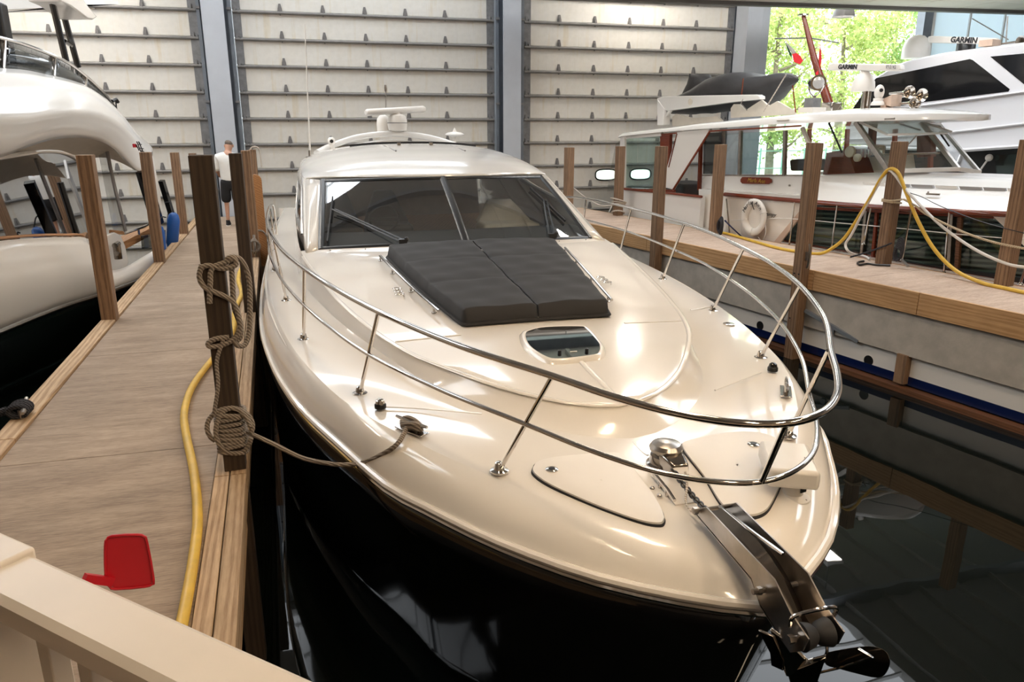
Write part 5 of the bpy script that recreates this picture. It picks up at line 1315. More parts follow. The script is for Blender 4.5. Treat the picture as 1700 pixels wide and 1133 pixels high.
# hull below deck level
b = MB(); b.prism([RP(t_st, .25, -.02), RP(t_bw, .25, -.02), RP(t_bw, .35, -1.10), RP(t_st, .35, -1.10)], RN*.1); b.build('hull', M['gel'], MA)
b = MB(); b.prism([RP(t_st, .345, -1.08), RP(t_bw, .345, -1.08), RP(t_bw, .38, -1.33), RP(t_st, .38, -1.33)], RN*.1); b.build('boot_stripe', M['navy'], MA)
b = MB(); b.prism([RP(t_st, .37, -1.31), RP(t_bw, .37, -1.31), RP(t_bw, .6, -1.9), RP(t_st, .6, -1.9)], RN*.1); b.build('bottom_paint', M['waler'], MA)
# aft bulwark, boarding recess, side panel
rp_([(1022,322),(1037,314),(1100,319),(1164,326),(1160,384),(1100,372),(1020,354)], .25, .12, 'aft_bulwark', M['gelcool'], bevel=.006)
rp_([(1164,324),(1206,320),(1206,396),(1158,384)], .42, .05, 'boarding_gate', M['gel'])
rp_([(1203,324),(1339,337),(1336,345),(1287,404),(1203,390)], .25, .06, 'side_panel', M['gel'], bevel=.004)
rp_([(1340,345),(1332,345),(1283,404),(1294,405)], .24, .03, 'window_surround', M['tan'])
M['blind'] = plain('grey_blind', (.13, .125, .11), .8)
# dark saloon windows with blinds
rp_([(1285,405),(1340,340),(1712,359),(1712,462)], .62, .02, 'saloon_lining', M['rubber'])
for k in range(11):
    y0, y1 = 352+k*7.6, 362+k*8.7
    b = MB(); b.prism([PR(max(1295, 1335-k*4), y0, .58), PR(1712, y1+4, .58), PR(1712, y1+8, .58), PR(max(1295, 1335-k*4), y0+3.4, .58)], RN*.006); b.build('blind_slat', M['blind'], MA)
for px in ([(1292,404),(1338,346),(1432,350),(1424,424)], [(1448,351),(1574,356),(1568,445),(1440,427)], [(1592,357),(1712,362),(1712,463),(1586,448)]):
    rp_(px, .46, .012, 'saloon_window', M['glassgreen'])
for x0, x1 in ((1440,1432),(1583,1577)):
    rbar(x0, 350, x1, 446 if x0 > 1500 else 427, .45, .10, 'window_post', M['dullsteel'], .05)
rbar(1456, 352, 1449, 428, .45, .05, 'window_post', M['mahogany'])
rbar(1595, 356, 1589, 448, .45, .06, 'window_post', M['waler'])
rbar(1340, 345, 1712, 363, .44, .05, 'window_head', M['mahogany'])
rp_([(1646,357),(1716,361),(1716,424)], .40, .05, 'raked_panel', M['gel'])
rp_([(1283,404),(1712,464),(1712,478),(1283,412)], .40, .10, 'window_sill', M['black'])
b = MB(); b.prism([RP(2.2, .10, -.10), RP(-8.5, .10, -.10), RP(-8.5, .50, -.06), RP(2.2, .50, -.06)], (0, 0, .05)); b.build('covering_board', M['mahogany'], MA)
b = MB(); b.prism([RP(2.2, .06, -.14), RP(-8.5, .06, -.14), RP(-8.5, .14, -.14), RP(2.2, .14, -.14)], (0, 0, .11)); b.build('rub_strake', M['mahogany'], MA)
# cap rails, stanchions, wire
rtube([(1037,314),(1100,320),(1165,327)], .22, .03, 'cap_rail', M['mahogany'])
rtube([(1203,323),(1270,329),(1340,335),(1470,345),(1590,352),(1712,358)], .22, .04, 'cap_rail', M['mahogany'])
for x0, y0, x1, y1 in ((1206,330,1212,392),(1319,336,1310,410),(1390,341,1380,414),(1446,345,1434,404),(1513,348,1498,430),(1576,352,1567,452),(1712,418,1694,470)):
    b = MB(); b.tube([PR(x0, y0, .2), PR(x1, y1, .16)], .016, 8); b.lathe([(.04, 0), (.035, .01), (.018, .03)], PR(x1, y1, .16)-A((0,0,.02)), n=12); b.build('rail_stanchion', M['chrome'], MA)
rtube([(1213,366),(1300,363),(1400,371),(1500,380),(1600,390),(1712,399)], .18, .007, 'life_line', M['whitehose'])
# lower deckhouse front: trunk and foredeck
c1 = resample(cr([PR(x, y, o) for x, y, o in ((1338,334,.30),(1420,342,.30),(1500,347,.30),(1600,352,.30),(1715,358,.30))], 6), 24)
c2 = resample(cr([PR(x, y, o) for x, y, o in ((1340,312,.55),(1420,318,.55),(1500,323,.55),(1600,328,.55),(1715,332,.55))], 6), 24)
c3_ = resample(cr([PR(x, y, o) for x, y, o in ((1342,300,.80),(1420,304,.85),(1500,308,.9),(1600,312,.9),(1715,316,.9))], 6), 24)
c4 = resample(cr([PR(x, y, o) for x, y, o in ((1345,291,.95),(1420,288,1.1),(1480,286,1.3),(1600,287,2.2),(1715,291,2.2))], 6), 24)
b = MB(); b.loft([c1, lerp(c1, c2, .6)+A((0,0,.03)), c2], False); b.build('raised_sheer', M['gelcool'], MA, ang=60)
b = MB(); b.loft([c2, lerp(c2, c3_, .5)+A((0,0,.04)), c3_, lerp(c3_, c4, .2)+A((0,0,.07)), lerp(c3_, c4, .6)+A((0,0,.04)), c4], False); b.build('foredeck', M['gelcool'], MA, ang=60)
for k in range(7):
    x0 = 1432 + k*40; rp_([(x0,303+k*1.6),(x0+36,304.5+k*1.6),(x0+37,309+k*1.7),(x0+2,307.5+k*1.7)], .72, .04, 'handrail_block', M['grey'] if k % 3 else M['gelcool'])
rbar(1538, 322, 1560, 323, .5, .03, 'deck_cleat', M['dullsteel']); rbar(1541, 318, 1541, 324, .5, .02, 'cleat_post', M['dullsteel'])
# deckhouse: aft glazing, diagonal panel, trim
rp_([(1030,226),(1037,226),(1036,314),(1026,318)], .45, .06, 'stern_pillar', M['gelcool'])
rp_([(1037,231),(1058,229),(1057,313),(1037,312)], .5, .012, 'aft_window', M['glassgreen'])
rp_([(1059,229),(1095,226),(1094,314),(1058,313)], .5, .012, 'aft_window', M['glassgreen'])
rp_([(1034,224),(1097,219),(1097,226),(1036,231)], .48, .06, 'window_header', M['gelcool'])
rp_([(1096,222),(1112,221),(1110,270),(1102,296),(1098,314),(1095,314)], .5, .08, 'aft_post', M['mahogany'])
rp_([(1124,220),(1179,214),(1176,219),(1117,315),(1098,310)], .46, .06, 'diagonal_panel', M['gelcool'], bevel=.004)
rbar(1112, 222, 1124, 221, .47, .03, 'trim_strip', M['mahogany']); rbar(1124, 222, 1110, 278, .455, .022, 'trim_strip', M['mahogany'])
rbar(1178, 219, 1117, 316, .45, .035, 'trim_strip', M['mahogany']); rbar(1037, 314, 1120, 318, .45, .07, 'trim_strip', M['mahogany']); rbar(1177, 218, 1330, 209, .45, .03, 'trim_strip', M['mahogany'])
rbar(1164, 226, 1161, 316, .82, .07, 'door_post', M['mahogany'])
# pilothouse side
rp_([(1161,318),(1166,300),(1172,291),(1344,291),(1344,334),(1165,324)], .85, .06, 'house_side', M['gelcool'])
rp_([(1160,314),(1344,326),(1342,336),(1160,325)], .55, .30, 'side_deck', M['gelcool'])
for px, m_ in (([(1168,221),(1200,220),(1200,289),(1167,289)], 'glassdark'), ([(1203,221),(1227,220),(1225,289),(1203,289)], 'glassclear'), ([(1233,220),(1268,219),(1267,289),(1231,289)], 'glassgreen'), ([(1269,219),(1301,218),(1300,289),(1268,289)], 'glassgreen'), ([(1309,218),(1350,216),(1360,290),(1308,289)], 'glassclear')):
    rp_(px, .86, .012, 'house_window', M[m_])
for x0, x1, w_ in ((1201,1201,.05),(1230,1228,.07),(1304,1302,.07)):
    rbar(x0, 217, x1, 292, .84, w_, 'window_post', M['dullsteel'], .06)
rbar(1166, 291, 1350, 291, .84, .025, 'window_sill', M['dullsteel'])
rbar(1332, 212, 1353, 262, .80, .06, 'roof_strut', M['gelcool'])
# helm furniture
rp_([(1372,254),(1406,248),(1420,288),(1366,291)], 1.4, .5, 'helm_console', M['mahogany'])
for px, py, r in ((1413,252,.10),(1425,262,.07)):
    q = PR(px, py, 1.35); b = MB(); b.lathe([(r, 0), (r, .05), (r*.8, .06)], q, -RN, n=16); b.build('gauge', M['vinyl'], MA)
rp_([(1310,266),(1322,264),(1342,264),(1342,284),(1312,284)], 1.9, .5, 'helm_seat', M['black'], bevel=.03)
for x in (1430, 1436, 1442): rbar(x, 248, x, 262, 1.5, .02, 'throttle', M['chrome'])
q = PR(1458, 250, 1.7); b = MB(); b.lathe([(.11, -.08), (.12, .0), (.12, .08), (.08, .1)], q, (0,0,1), n=16); b.build('binnacle', M['chrome'], MA)
rp_([(1430,262),(1480,258),(1484,286),(1432,288)], 1.9, .6, 'dashboard', M['gelcool'])
rp_([(1522,226),(1545,224),(1545,260),(1522,262)], 2.6, .15, 'bulkhead_post', M['mahogany'])
rp_([(1442,207),(1450,207),(1446,258),(1440,258)], 2.9, .12, 'bulkhead_post', M['mahogany'])
# raked windshield
def wpl(px, oo, name, mat, th=.012):
    P = [PR(x, y, o) for (x, y), o in zip(px, oo)]; b = MB(); n_ = unit(np.cross(P[1]-P[0], P[3]-P[0])); b.prism(P, n_*th); return b.build(name, mat, MA)
wpl([(1353,216),(1420,207),(1473,282),(1362,290)], [.86,.86,.86,.86], 'windshield_pane', M['glassclear'])
wpl([(1425,205),(1527,202),(1588,279),(1480,283)], [.9,2.3,2.3,.9], 'windshield_pane', M['glassclear'])
wpl([(1532,202),(1557,206),(1623,284),(1593,280)], [2.3,3.6,3.6,2.3], 'windshield_pane', M['glassclear'])
rbar(1421, 203, 1476, 284, .87, .075, 'windshield_post', M['dullsteel']); rbar(1529, 202, 1591, 281, 2.28, .07, 'windshield_post', M['dullsteel']); rbar(1558, 206, 1626, 286, 3.6, .06, 'windshield_post', M['dullsteel'])
rbar(1421, 203, 1529, 201, .87, .06, 'windshield_head', M['dullsteel'], o2=2.28); rbar(1529, 201, 1560, 206, 2.28, .06, 'windshield_head', M['dullsteel'], o2=3.6)
rbar(1476, 284, 1591, 281, .87, .07, 'windshield_sill', M['gelcool'], o2=2.28); rbar(1591, 281, 1626, 286, 2.28, .07, 'windshield_sill', M['gelcool'], o2=3.6)
rbar(1463, 257, 1560, 254, .95, .03, 'glazing_bar', M['chrome'], o2=2.2)
# opened top light of the windshield
rbar(1427, 203, 1474, 224, .86, .035, 'toplight_frame', M['whitehose']); rbar(1474, 224, 1572, 221, .80, .035, 'toplight_frame', M['whitehose'], o2=2.15); rbar(1533, 203, 1580, 219, 2.25, .03, 'toplight_frame', M['whitehose'])
wpl([(1428,204),(1531,203),(1578,220),(1474,223)], [.86,2.25,2.15,.80], 'toplight_pane', M['glassclear'])
rbar(1522, 225, 1508, 240, 1.6, .02, 'toplight_stay', M['dullsteel'])
for (x0,y0,x1,y1,o) in ((1376,204,1398,254,.80),(1494,206,1528,216,1.9),(1559,219,1576,243,2.6)):
    rbar(x0, y0, x1, y1, o, .025, 'wiper', M['black'])
# nameboard
nb = rp_([(1229,298),(1232,294),(1276,295),(1280,298),(1280,303),(1276,306),(1232,305),(1229,302)], .80, .03, 'nameboard', M['mahogany'], bevel=.003)
text('nameboard_lettering', 'Marla Ann', .115, M['gold'], nb, PR(1255, 300.3, .79), -RU, (0,0,1), .003, .35)
q = PR(1311, 308, .84); b = MB(); b.lathe([(.02, 0), (.02, .02)], q, -RN, n=8); b.build('deck_fitting', M['dullsteel'], MA)
text('builder_script', 'Trumpy', .10, M['ink'], MA, PR(1277, 356, .235), -RU, (0,0,1), .002, .5)
# overhanging roof with visor
Ntop = [(1026,224),(1032,221),(1060,218),(1100,214),(1150,207),(1200,203),(1260,197),(1320,191),(1380,186),(1440,183),(1490,181)]
Nbot = [(1027,230),(1034,228),(1060,225),(1100,221),(1150,217),(1200,214),(1260,210),(1320,207),(1380,203),(1440,199),(1490,198)]
secs = []
W0 = 3.1
for k, ((xt, yt), (xb, yb)) in enumerate(zip(Ntop, Nbot)):
    a = PR(xt, yt, .42); c = PR(xb, yb, .42); t = float(np.dot(a-R0, RU))
    if t > .75: secs.append((t, a[2], c[2], .42, W0))
tl, zl, zb_ = secs[-1][0], secs[-1][1], secs[-1][2]
tip = PR(1625, 193, .42+W0/2); tt_ = float(np.dot(tip-R0, RU))
for f in (.2, .4, .58, .74, .86, .94, .985, 1.0):
    t = tl + (tt_-tl)*f; hw = (W0/2)*max(.05, (1-f**2.2)**.5)
    secs.append((t, lerp(zl+.05*math.sin(math.pi*f), tip[2]+.03, f**2), lerp(zb_, tip[2]-.07, f), .42+W0/2-hw, 2*hw))
b = MB(); rings_ = []
for t, z1, z0, o0, wd in secs:
    r_ = [RP(t, o0, z0+.02), RP(t, o0+.02, z1-.03)]
    for s in np.linspace(0.02, 1, 9): r_.append(RP(t, o0 + wd*s*.98+.01, z1 + .10*math.sin(math.pi*s)*(wd/W0)))
    r_ += [RP(t, o0+wd, z0+.02), RP(t, o0+wd*.75, z0-.0), RP(t, o0+wd*.25, z0)]
    rings_.append(r_)
b.loft(rings_); b.build('roof', M['gelcool'], MA, ang=50)
for px, py in ((1477,198),(1550,200)): rbar(px-8, py, px+8, py-1, .6 if px < 1500 else 1.6, .03, 'roof_cleat', M['dullsteel'])
# far side of the house so that it reads as a volume
for px in ([(1170,318),(1344,326),(1344,291),(1170,291)],):
    P = [PR(x, y, .85) + RN*3.1 for x, y in px]; b = MB(); b.prism(P, RN*.05); b.build('house_side', M['gelcool'], MA)
for x0, x1 in ((1172,1172),(1230,1228),(1304,1302),(1360,1360)):
    b = MB(); b.bar(PR(x0, 215, .85)+RN*3.1, PR(x1, 292, .85)+RN*3.1, .09, .06); b.build('window_post', M['mahogany'], MA)
b = MB(); b.prism([RP(t_st, .4, -.05), RP(-3.0, .9, -.05), RP(-3.0, 4.2, -.05), RP(t_st, 4.2, -.05)], (0, 0, .06)); b.build('main_deck', M['teak'], MA)
b = MB(); b.prism([RP(t_st, 4.4, -1.3), RP(-8.5, 4.4, -1.3), RP(-8.5, 4.55, .75), RP(t_st, 4.55, .75)], RN*.08); b.build('hull', M['gelcool'], MA)
b = MB(); P = [PR(1022, 330, .3), PR(1022, 330, .3)+RN*4.1, PR(1012, 352, .3)+RN*4.1, PR(1012, 352, .3)]; b.prism(P, RU*.05); b.build('transom', M['gelcool'], MA)
rp_([(1010,300),(1022,240),(1030,232),(1032,300),(1026,316),(1008,318)], .6, .02, 'stern_curtain', M['vinylclear'])
# covered furniture in the cockpit
q = PR(1140, 306, 2.2); b = MB(); b.box(q-A((0,0,.2)), (1.2, 1.2, .5), math.radians(11)); b.build('covered_seat', M['tarp'], MA, bevel=.08)

# ---- things on and around the yacht
# life ring
q = PR(1252, 361, .12)
lr = thing('life_ring', q - A((0,0,.35)), 'white life ring lettered with the yacht\'s name hanging on its side', 'life ring')
R_, r2 = .265, .075
tx = -RU; 
b = MB(); b.tube([q + (tx*.92*math.cos(a) + A((0,0,1))*1.06*math.sin(a))*R_ for a in np.linspace(0, 2*math.pi, 40, endpoint=False)], r2, 12, closed=True, flat=.6); ringo = b.build('ring_body', M['whiteplastic'], lr)
b = MB(); b.prism([q + RN*.03 + (tx*.92*math.cos(a) + A((0,0,1))*1.06*math.sin(a))*(R_-.06) for a in np.linspace(0, 2*math.pi, 32, endpoint=False)], RN*.03); b.build('ring_canvas', M['gel'], lr)
for a in (.35, 1.95, 3.4, 4.7):
    c = q + (tx*.92*math.cos(a) + A((0,0,1))*1.06*math.sin(a))*R_; dv = unit(tx*.92*math.cos(a) + A((0,0,1))*1.06*math.sin(a))
    b = MB(); b.tube([c + dv*(r2+.003)*math.cos(g)*1.0 - RN*(r2+.003)*.72*math.sin(g) for g in np.linspace(0, 2*math.pi, 16, endpoint=False)], .006, 5, closed=True); b.build('ring_band', M['whitehose'], lr)
for word, a0_, a1_ in (('Marla', 2.72, 1.85), ('Ann', 1.28, .72)):
    for i, ch in enumerate(word):
        a = a0_ + (a1_-a0_)*i/(len(word)-1); dv = tx*.92*math.cos(a) + A((0,0,1))*1.06*math.sin(a)
        c = q + dv*R_ - RN*(r2*.66+.004); tv = -(tx*(-math.sin(a)) + A((0,0,1))*math.cos(a))
        text('ring_letter', ch, .105, M['ink'], lr, c, tv, unit(dv), .002, .2)
b = MB(); b.tube(cr([q+A((0,0,.34))+tx*-.03, q+A((0,0,.26))-RN*.06+tx*-.02, q+A((0,0,.15))-RN*.05+tx*.03], 4), .010, 6); b.build('ring_lanyard', M['black'], lr)
for s in (-1, 1):
    b = MB(); b.tube(cr([q+tx*s*.28+A((0,0,-.02)), q+tx*s*.33+A((0,0,-.25)), q+tx*s*.26+A((0,0,-.42)), q+tx*s*.15+A((0,0,-.36))], 5), .008, 6); b.build('grab_line', M['whitehose'], lr)

# tender under dark cover on the roof
O_ = 1.7
TD = thing('covered_tender', PR(1225, 180, O_+.6), 'small tender under a charcoal cover on the yacht\'s roof', 'boat')
tp = [(1138,163),(1160,156),(1185,143),(1200,130),(1222,122),(1240,119),(1262,128),(1280,126),(1300,121),(1316,123),(1325,131)]
bt = [(1130,190),(1160,189),(1190,187),(1210,184),(1230,183),(1250,180),(1268,178),(1282,172),(1298,156),(1314,142),(1324,134)]
tpr, btr = resample([PR(x, y, O_+.5) for x, y in tp], 26), resample([PR(x, y, O_+.5) for x, y in bt], 26)
b = MB(); rings_ = []
for k, (a, c) in enumerate(zip(tpr, btr)):
    f = k/25; wd = .72*(1-max(0, (f-.45)/.55)**2.2)+.02; H_ = a[2]-c[2]; m_ = (a+c)/2; rg = []
    for g in np.linspace(0, 2*math.pi, 18, endpoint=False):
        s, cc = math.sin(g), math.cos(g)
        zz = (a[2] - .28*H_*(1-abs(s)) if 0 else 0)
        rr_ = wd*np.sign(cc)*abs(cc)**.6; zz = (H_/2)*np.sign(s)*abs(s)**.75
        rg.append(A((m_[0], m_[1], m_[2])) + RN*rr_*(1 if s > 0 else 1-.35*abs(s)) + A((0,0,zz + .012*math.sin(7*g+k*1.3))))
    rings_.append(rg)
b.loft(rings_); b.build('cover', M['tarp'], TD, ang=70)
b = MB(); rings_ = []
for (xl, xr, y), o in zip(((1136,1162,162),(1141,1172,150),(1146,1178,140),(1150,1176,130),(1153,1170,123)), (0,)*5):
    pL_, pR_ = PR(xl, y, O_+.5), PR(xr, y, O_+.5); m_ = (pL_+pR_)/2; d = (pR_-pL_)/2
    rings_.append([m_ + d*math.cos(g) + RN*.28*math.sin(g) for g in np.linspace(0, 2*math.pi, 14, endpoint=False)])
b.loft(rings_); b.build('motor_cover', M['tarp'], TD, ang=70)
for x0,y0,x1,y1 in ((1305,124,1268,185),(1234,130,1230,168),(1316,142,1321,187)):
    b = MB(); b.tube([PR(x0, y0, O_-.22), PR(x1, y1, O_-.25)], .012, 6); b.build('tie_strap', M['ropepale'] if x0 == 1305 else M['mahogany'], TD)
# chocks
def chock(px, o, label):
    P = [PR(x, y, o) for x, y in px]; b = MB(); b.prism(P, RN*.05); b.build('boat_chock', M['vinyl'], None, label=label, cat='chock', group='tender chocks')
chock([(1213,196),(1213,180),(1218,173),(1228,173),(1238,183),(1250,175),(1264,166),(1276,176),(1290,168),(1318,184),(1320,190)], O_-.25, 'long cream chock board under the tender\'s bow')
chock([(1116,210),(1116,194),(1122,189),(1132,192),(1150,196),(1190,193),(1200,202)], O_-.2, 'low cream chock board under the tender\'s stern')
# davit
DV = thing('davit_crane', PR(1098, 208, O_-.4), 'white davit crane arm with round emblem beside the covered tender', 'crane')
P = [PR(x, y, O_-.4) for x, y in ((1091,163),(1100,160),(1256,157),(1261,160),(1261,165),(1212,170),(1130,181),(1108,184),(1096,182),(1091,178))]
b = MB(); b.prism(P, RN*.16); b.build('boom', M['gelcool'], DV, bevel=.01)
b = MB(); b.prism([PR(x, y, O_-.42) for x, y in ((1091,165),(1103,182),(1101,208),(1091,208))], RN*.2); b.build('mast_post', M['gelcool'], DV, bevel=.01)
b = MB(); b.bar(PR(1114, 183, O_-.33), PR(1096, 204, O_-.33), .06); b.build('lift_ram', M['gelcool'], DV)
q = PR(1146, 169, O_-.41); b = MB(); b.lathe([(.075, 0), (.075, .006), (.06, .008), (.055, .004), (.02, .006)], q, -RN, n=24); b.build('emblem', M['vinyl'], DV)
b = MB(); b.tube([PR(1234, 164, O_-.4), PR(1230, 172, O_-.4), PR(1240, 183, O_-.4)], .012, 6); b.build('hook_line', M['dullsteel'], DV)
# searchlight
M['lens'] = plain('searchlight_lens', (.72, .74, .76), .12, .5)
SL = thing('searchlight', PR(1352, 182, O_), 'chrome searchlight on a dark box on the yacht\'s roof', 'searchlight')
q = PR(1356, 138, O_)
b = MB(); b.lathe([(.06, -.20), (.13, -.14), (.145, 0), (.15, .10), (.15, .12), (.135, .12)], q, unit(-RU*.8-RN*.5), n=24); b.build('lamp_drum', M['chrome'], SL)
b = MB(); b.lathe([(.14, .115), (.10, .122), (.01, .125)], q, unit(-RU*.8-RN*.5), n=24); b.build('lamp_lens', M['lens'], SL)
b = MB(); b.tube(cr([PR(1343, 138, O_), PR(1344, 152, O_), PR(1352, 160, O_), PR(1362, 152, O_), PR(1368, 142, O_)], 4), .014, 6); b.tube([PR(1352, 160, O_), PR(1352, 167, O_)], .03, 8); b.build('yoke', M['chrome'], SL)
b = MB(); b.box(PR(1349, 171, O_), (.22, .22, .18), math.radians(11)); b.build('base_box', M['galv'], SL)
b = MB(); b.box(PR(1348, 183, O_), (.36, .36, .10), math.radians(11)); b.build('base_plinth', M['gel'], SL)
# mast and flags
MS = thing('signal_mast', PR(1378, 182, O_+.5), 'raked varnished mast with crosstree on the yacht\'s roof', 'mast')
b = MB(); b.tube([PR(1378, 180, O_+.5), PR(1351, 95, O_+.5), PR(1334, 27, O_+.5)], [.095,.065,.04], 12); b.build('spar', M['mahogany'], MS)
b = MB(); b.lathe([(.02, 0), (.11, .02), (.10, .05), (.03, .06)], PR(1333, 28, O_+.5), n=16); b.build('mast_cap', M['chrome'], MS)
b = MB(); b.tube([PR(1298, 65, O_+.5)-RN*.2, PR(1344, 63, O_+.5), PR(1363, 69, O_+.5)+RN*.5], .014, 8); b.build('crosstree', M['galv'], MS)
b = MB(); b.box(PR(1380, 178, O_+.5), (.28, .28, .18), math.radians(11)); b.build('mast_step', M['chrome'], MS, bevel=.02)
for a, c in (((1334,30),(1302,70)),((1354,110),(1400,182)),((1310,100),(1350,130))):
    b = MB(); b.tube([PR(*a, O_+.5), PR(*c, O_+.6)], .005, 5); b.build('halyard', M['ropepale'], MS)
def flag(pts, mats, label):
    f = thing('signal_flag', PR(*pts[0][0], O_+.4), label, 'flag')
    for quad, m_ in zip(pts, mats):
        P = [PR(x, y, O_+.4+.05*math.sin(x*.5)) for x, y in quad]; b = MB(); b.prism(P, RN*.004); b.build('flag_panel', M[m_], f)
flag([[(1303,70),(1311,92),(1315,96),(1314,90),(1308,78)], [(1303,68),(1308,78),(1315,90),(1322,88),(1318,82)], [(1315,90),(1322,88),(1328,92),(1333,101),(1328,107),(1318,103)]], ['greencloth','whitecloth','redcloth'], 'limp green, white and red flag under the mast\'s crosstree')
flag([[(1362,70),(1364,100),(1361,114),(1359,98)], [(1354,121),(1358,117),(1359,126),(1355,126)]], ['redcloth','redcloth'], 'narrow red pennant hanging right of the mast')
# radar with scanner bar
RD = thing('radar', PR(1434, 182, O_), 'white open-array radar with black lettering on the varnished yacht\'s roof', 'radar')
P = [PR(x, y, O_-.1) for x, y in ((1373,113),(1376,107),(1383,105),(1494,107),(1495,116),(1490,118),(1374,117))]
b = MB(); b.prism(P, RN*.12); sb = b.build('scanner_bar', M['whiteplastic'], RD, bevel=.015)
text('lettering', 'GARMIN', .11, M['ink'], sb, PR(1407, 111.3, O_-.106), PR(1494, 111.8, O_)-PR(1376, 111.2, O_), (0,0,1), .002, 0, 'CENTER', .004)
fr = MB(); P = [PR(x, y, O_-.103) for x, y in ((1471,108),(1487,108.5),(1487,114.5),(1471,114))]; fr.prism(P, -RN*.003); fr.build('badge', M['grey'], sb)
text('lettering', 'xHD', .085, M['whiteplastic'], sb, PR(1479, 111.6, O_-.108), PR(1494, 111.8, O_)-PR(1376, 111.2, O_), (0,0,1), .002)
c0 = PR(1432, 152, O_)
b = MB(); b.lathe([(.20, 0), (.205, .03), (.19, .16), (.13, .28), (.09, .32), (.07, .37)], c0, n=24); b.build('radar_pedestal', M['whiteplastic'], RD)
b = MB(); b.lathe([(.08, 0), (.08, .33)], PR(1436, 181, O_), n=14); b.build('radar_post', M['chrome'], RD)
# camera, loudhailer, horns
q = PR(1457, 175, O_-.1)
TC = thing('thermal_camera', q, 'white dome camera beside the roof radar', 'camera')
b = MB(); b.lathe([(.12, 0), (.11, .05), (.085, .07), (.085, .12)], q, n=18); b.build('camera_base', M['whiteplastic'], TC)
b = MB(); b.ball(q+A((0,0,.22)), (.085,.085,.13)); b.build('camera_head', M['whiteplastic'], TC)
b = MB(); b.lathe([(.035, .07), (.03, .09)], q+A((0,0,.25)), unit(-RU-RN*.6), n=12); b.build('camera_lens', M['black'], TC)
LH = thing('loudhailer', PR(1485, 170, O_), 'tan square loudhailer between camera and horns', 'loudspeaker')
b = MB(); b.loft([[PR(1466, 170, O_)+A((0,0,dz)) + RN*dn for dz, dn in ((-.05,-.05),(.05,-.05),(.05,.05),(-.05,.05))], [PR(1476, 169, O_)+A((0,0,dz)) + RN*dn for dz, dn in ((-.06,-.06),(.08,-.06),(.08,.06),(-.06,.06))], [PR(1488, 169, O_-.05)+A((0,0,dz)) + RN*dn for dz, dn in ((-.08,-.13),(.12,-.13),(.12,.13),(-.08,.13))]]); b.build('horn_body', M['tan'], LH)
b = MB(); b.box(PR(1472, 178, O_), (.2, .1, .06), math.radians(11)); b.build('horn_foot', M['tan'], LH)
for k, (x, y, lb) in enumerate(((1510,153,'upper left chrome trumpet horn of the yacht\'s roof cluster'), (1531,158,'right chrome trumpet horn of the yacht\'s roof cluster'), (1519,171,'lowest chrome trumpet horn of the yacht\'s roof cluster'))):
    q = PR(x, y, O_-.1+.0*k); dv = unit(-RU*.93-RN*.38)
    b = MB(); b.lathe([(.018, -.6), (.022, -.22), (.045, -.10), (.09, -.02), (.108, 0), (.10, -.004), (.045, -.07), (.012, -.12)], q, dv, n=20)
    b.build('trumpet_horn', M['chrome'], None, label=lb, cat='horn', group='trumpet horns')
rbar(1290, 200, 1310, 199, .42, .02, 'roof_vent', M['gel'])

# ================================================================= far white motor yacht
FO = 6.5
FB = thing('far_motor_yacht', RP(3, FO+1.5, WATER), 'bright white motor yacht with raked black windows at the far right', 'boat')
def fp(px, o, th, name, mat, bevel=0):
    P = [PR(x, y, o) for x, y in px]; b = MB(); b.prism(P, RN*th); return b.build(name, mat, FB, bevel=bevel)
M['gelblue'] = plain('cool_white_gelcoat', (.78, .79, .83), .18, var=.015, vs=1, coat=.4)
fp([(1405,184),(1420,178),(1440,150),(1452,128),(1490,106),(1515,98),(1568,87),(1647,77),(1720,67),(1720,242),(1605,250),(1540,246),(1400,240)], FO, 2.8, 'superstructure', M['gelblue'], bevel=.05)
fp([(1412,186),(1432,156),(1454,130),(1610,98),(1615,100),(1676,148),(1674,152),(1530,170),(1428,186)], FO-.012, .012, 'side_window', M['blackgloss'])
fp([(1644,94),(1720,87),(1720,152),(1700,140)], FO-.012, .012, 'side_window', M['blackgloss'])
b = MB(); b.tube(cr([PR(x, y, FO-.03) for x, y in ((1400,232),(1470,228),(1583,219),(1720,203))], 4), .03, 6); b.build('moulding', M['gelblue'], FB)
b = MB(); b.tube(cr([PR(x, y, FO-.02) for x, y in ((1530,176),(1620,164),(1720,150))], 4), .05, 6, flat=.5); b.build('moulding', M['gelblue'], FB)
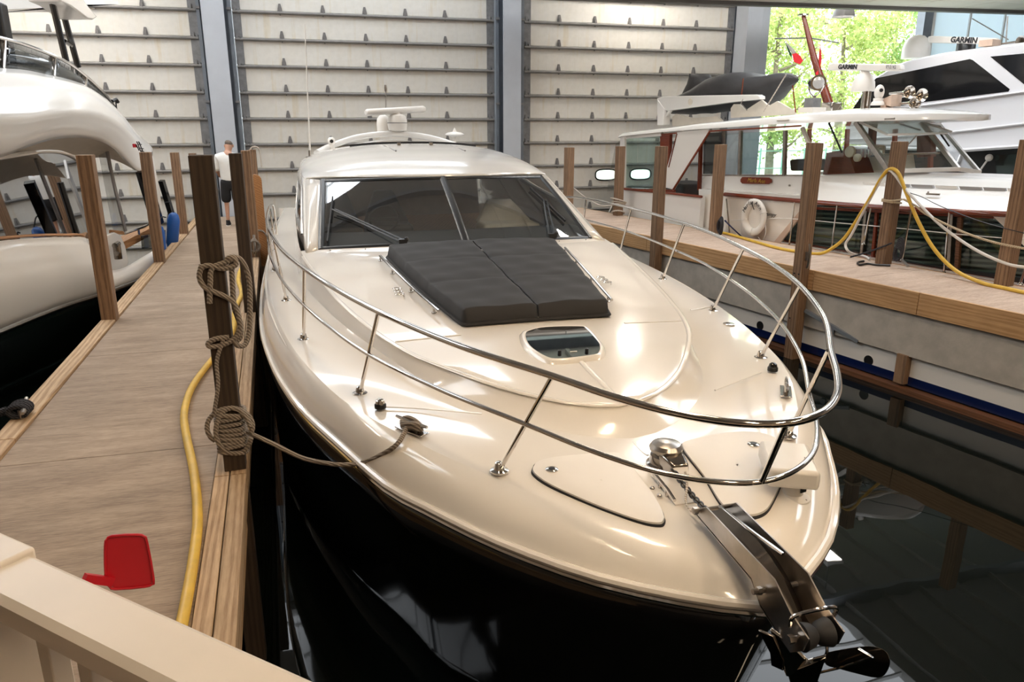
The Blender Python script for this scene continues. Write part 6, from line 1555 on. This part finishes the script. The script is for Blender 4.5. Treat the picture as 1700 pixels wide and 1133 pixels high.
b = MB(); b.tube([PR(x, y, FO-.05) for x, y in ((1400,244),(1605,249),(1720,241))], .05, 6); b.build('sheer_moulding', M['gelblue'], FB)
fp([(1400,245),(1605,250),(1720,242),(1720,330),(1400,330)], FO+.35, .05, 'recess_shade', M['black'])  # black sheet drawn for the deck shade below the superstructure
fp([(1652,258),(1690,256),(1690,292),(1654,292)], FO+.3, .03, 'lower_window', M['glassgreen'])
q = PR(1642, 262, FO+.2); b = MB(); b.ball(q, (.08,.08,.08), 10, 7); b.tube([q, PR(1622, 290, FO+.2)], .02, 6); b.build('deck_light', M['whiteplastic'], FB)
fp([(1400,300),(1720,300),(1720,420),(1400,420)], FO-.0, .1, 'hull', M['gelblue'])
P = [PR(x, y, FO+.6) for x, y in ((1540,61),(1545,59.5),(1652,63),(1656,68),(1652,74),(1541,71))]; b = MB(); b.prism(P, RN*.15); sb = b.build('scanner_bar', M['whiteplastic'], FB, bevel=.02)
text('lettering', 'GARMIN', .17, M['ink'], sb, PR(1600, 66.8, FO+.59), PR(1651, 69.2, FO+.59)-PR(1545, 65, FO+.59), (0,0,1), .002, 0, 'CENTER', .006)
b = MB(); b.lathe([(.32, 0), (.32, .25), (.27, .42), (.15, .52), (.02, .55)], PR(1519, 97, FO+1.0), n=24); b.build('satellite_dome', M['whiteplastic'], FB)
b = MB(); b.lathe([(.2, 0), (.2, .2), (.12, .3)], PR(1602, 88, FO+.8), n=18); b.build('radar_pedestal', M['black'], FB)
b = MB(); b.box(PR(1643, 72, FO+.3), (.3, .3, .13), .2); b.build('loudhailer', M['tan'], FB)
b = MB(); b.tube([PR(1674, 66, FO+.3), PR(1614, 31, FO+.3)], .012, 5); b.build('aerial', M['dullsteel'], FB)
b = MB(); b.tube([PR(1670, 70, FO+.3), PR(1673, 27, FO+.3)], .014, 5); b.build('aerial', M['dullsteel'], FB)
b = MB(); b.lathe([(.02, -.5), (.03, -.1), (.12, 0), (.10, -.01)], PR(1694, 69, FO+.3), unit(-RU-RN*.3), n=16); b.build('horn', M['chrome'], FB)
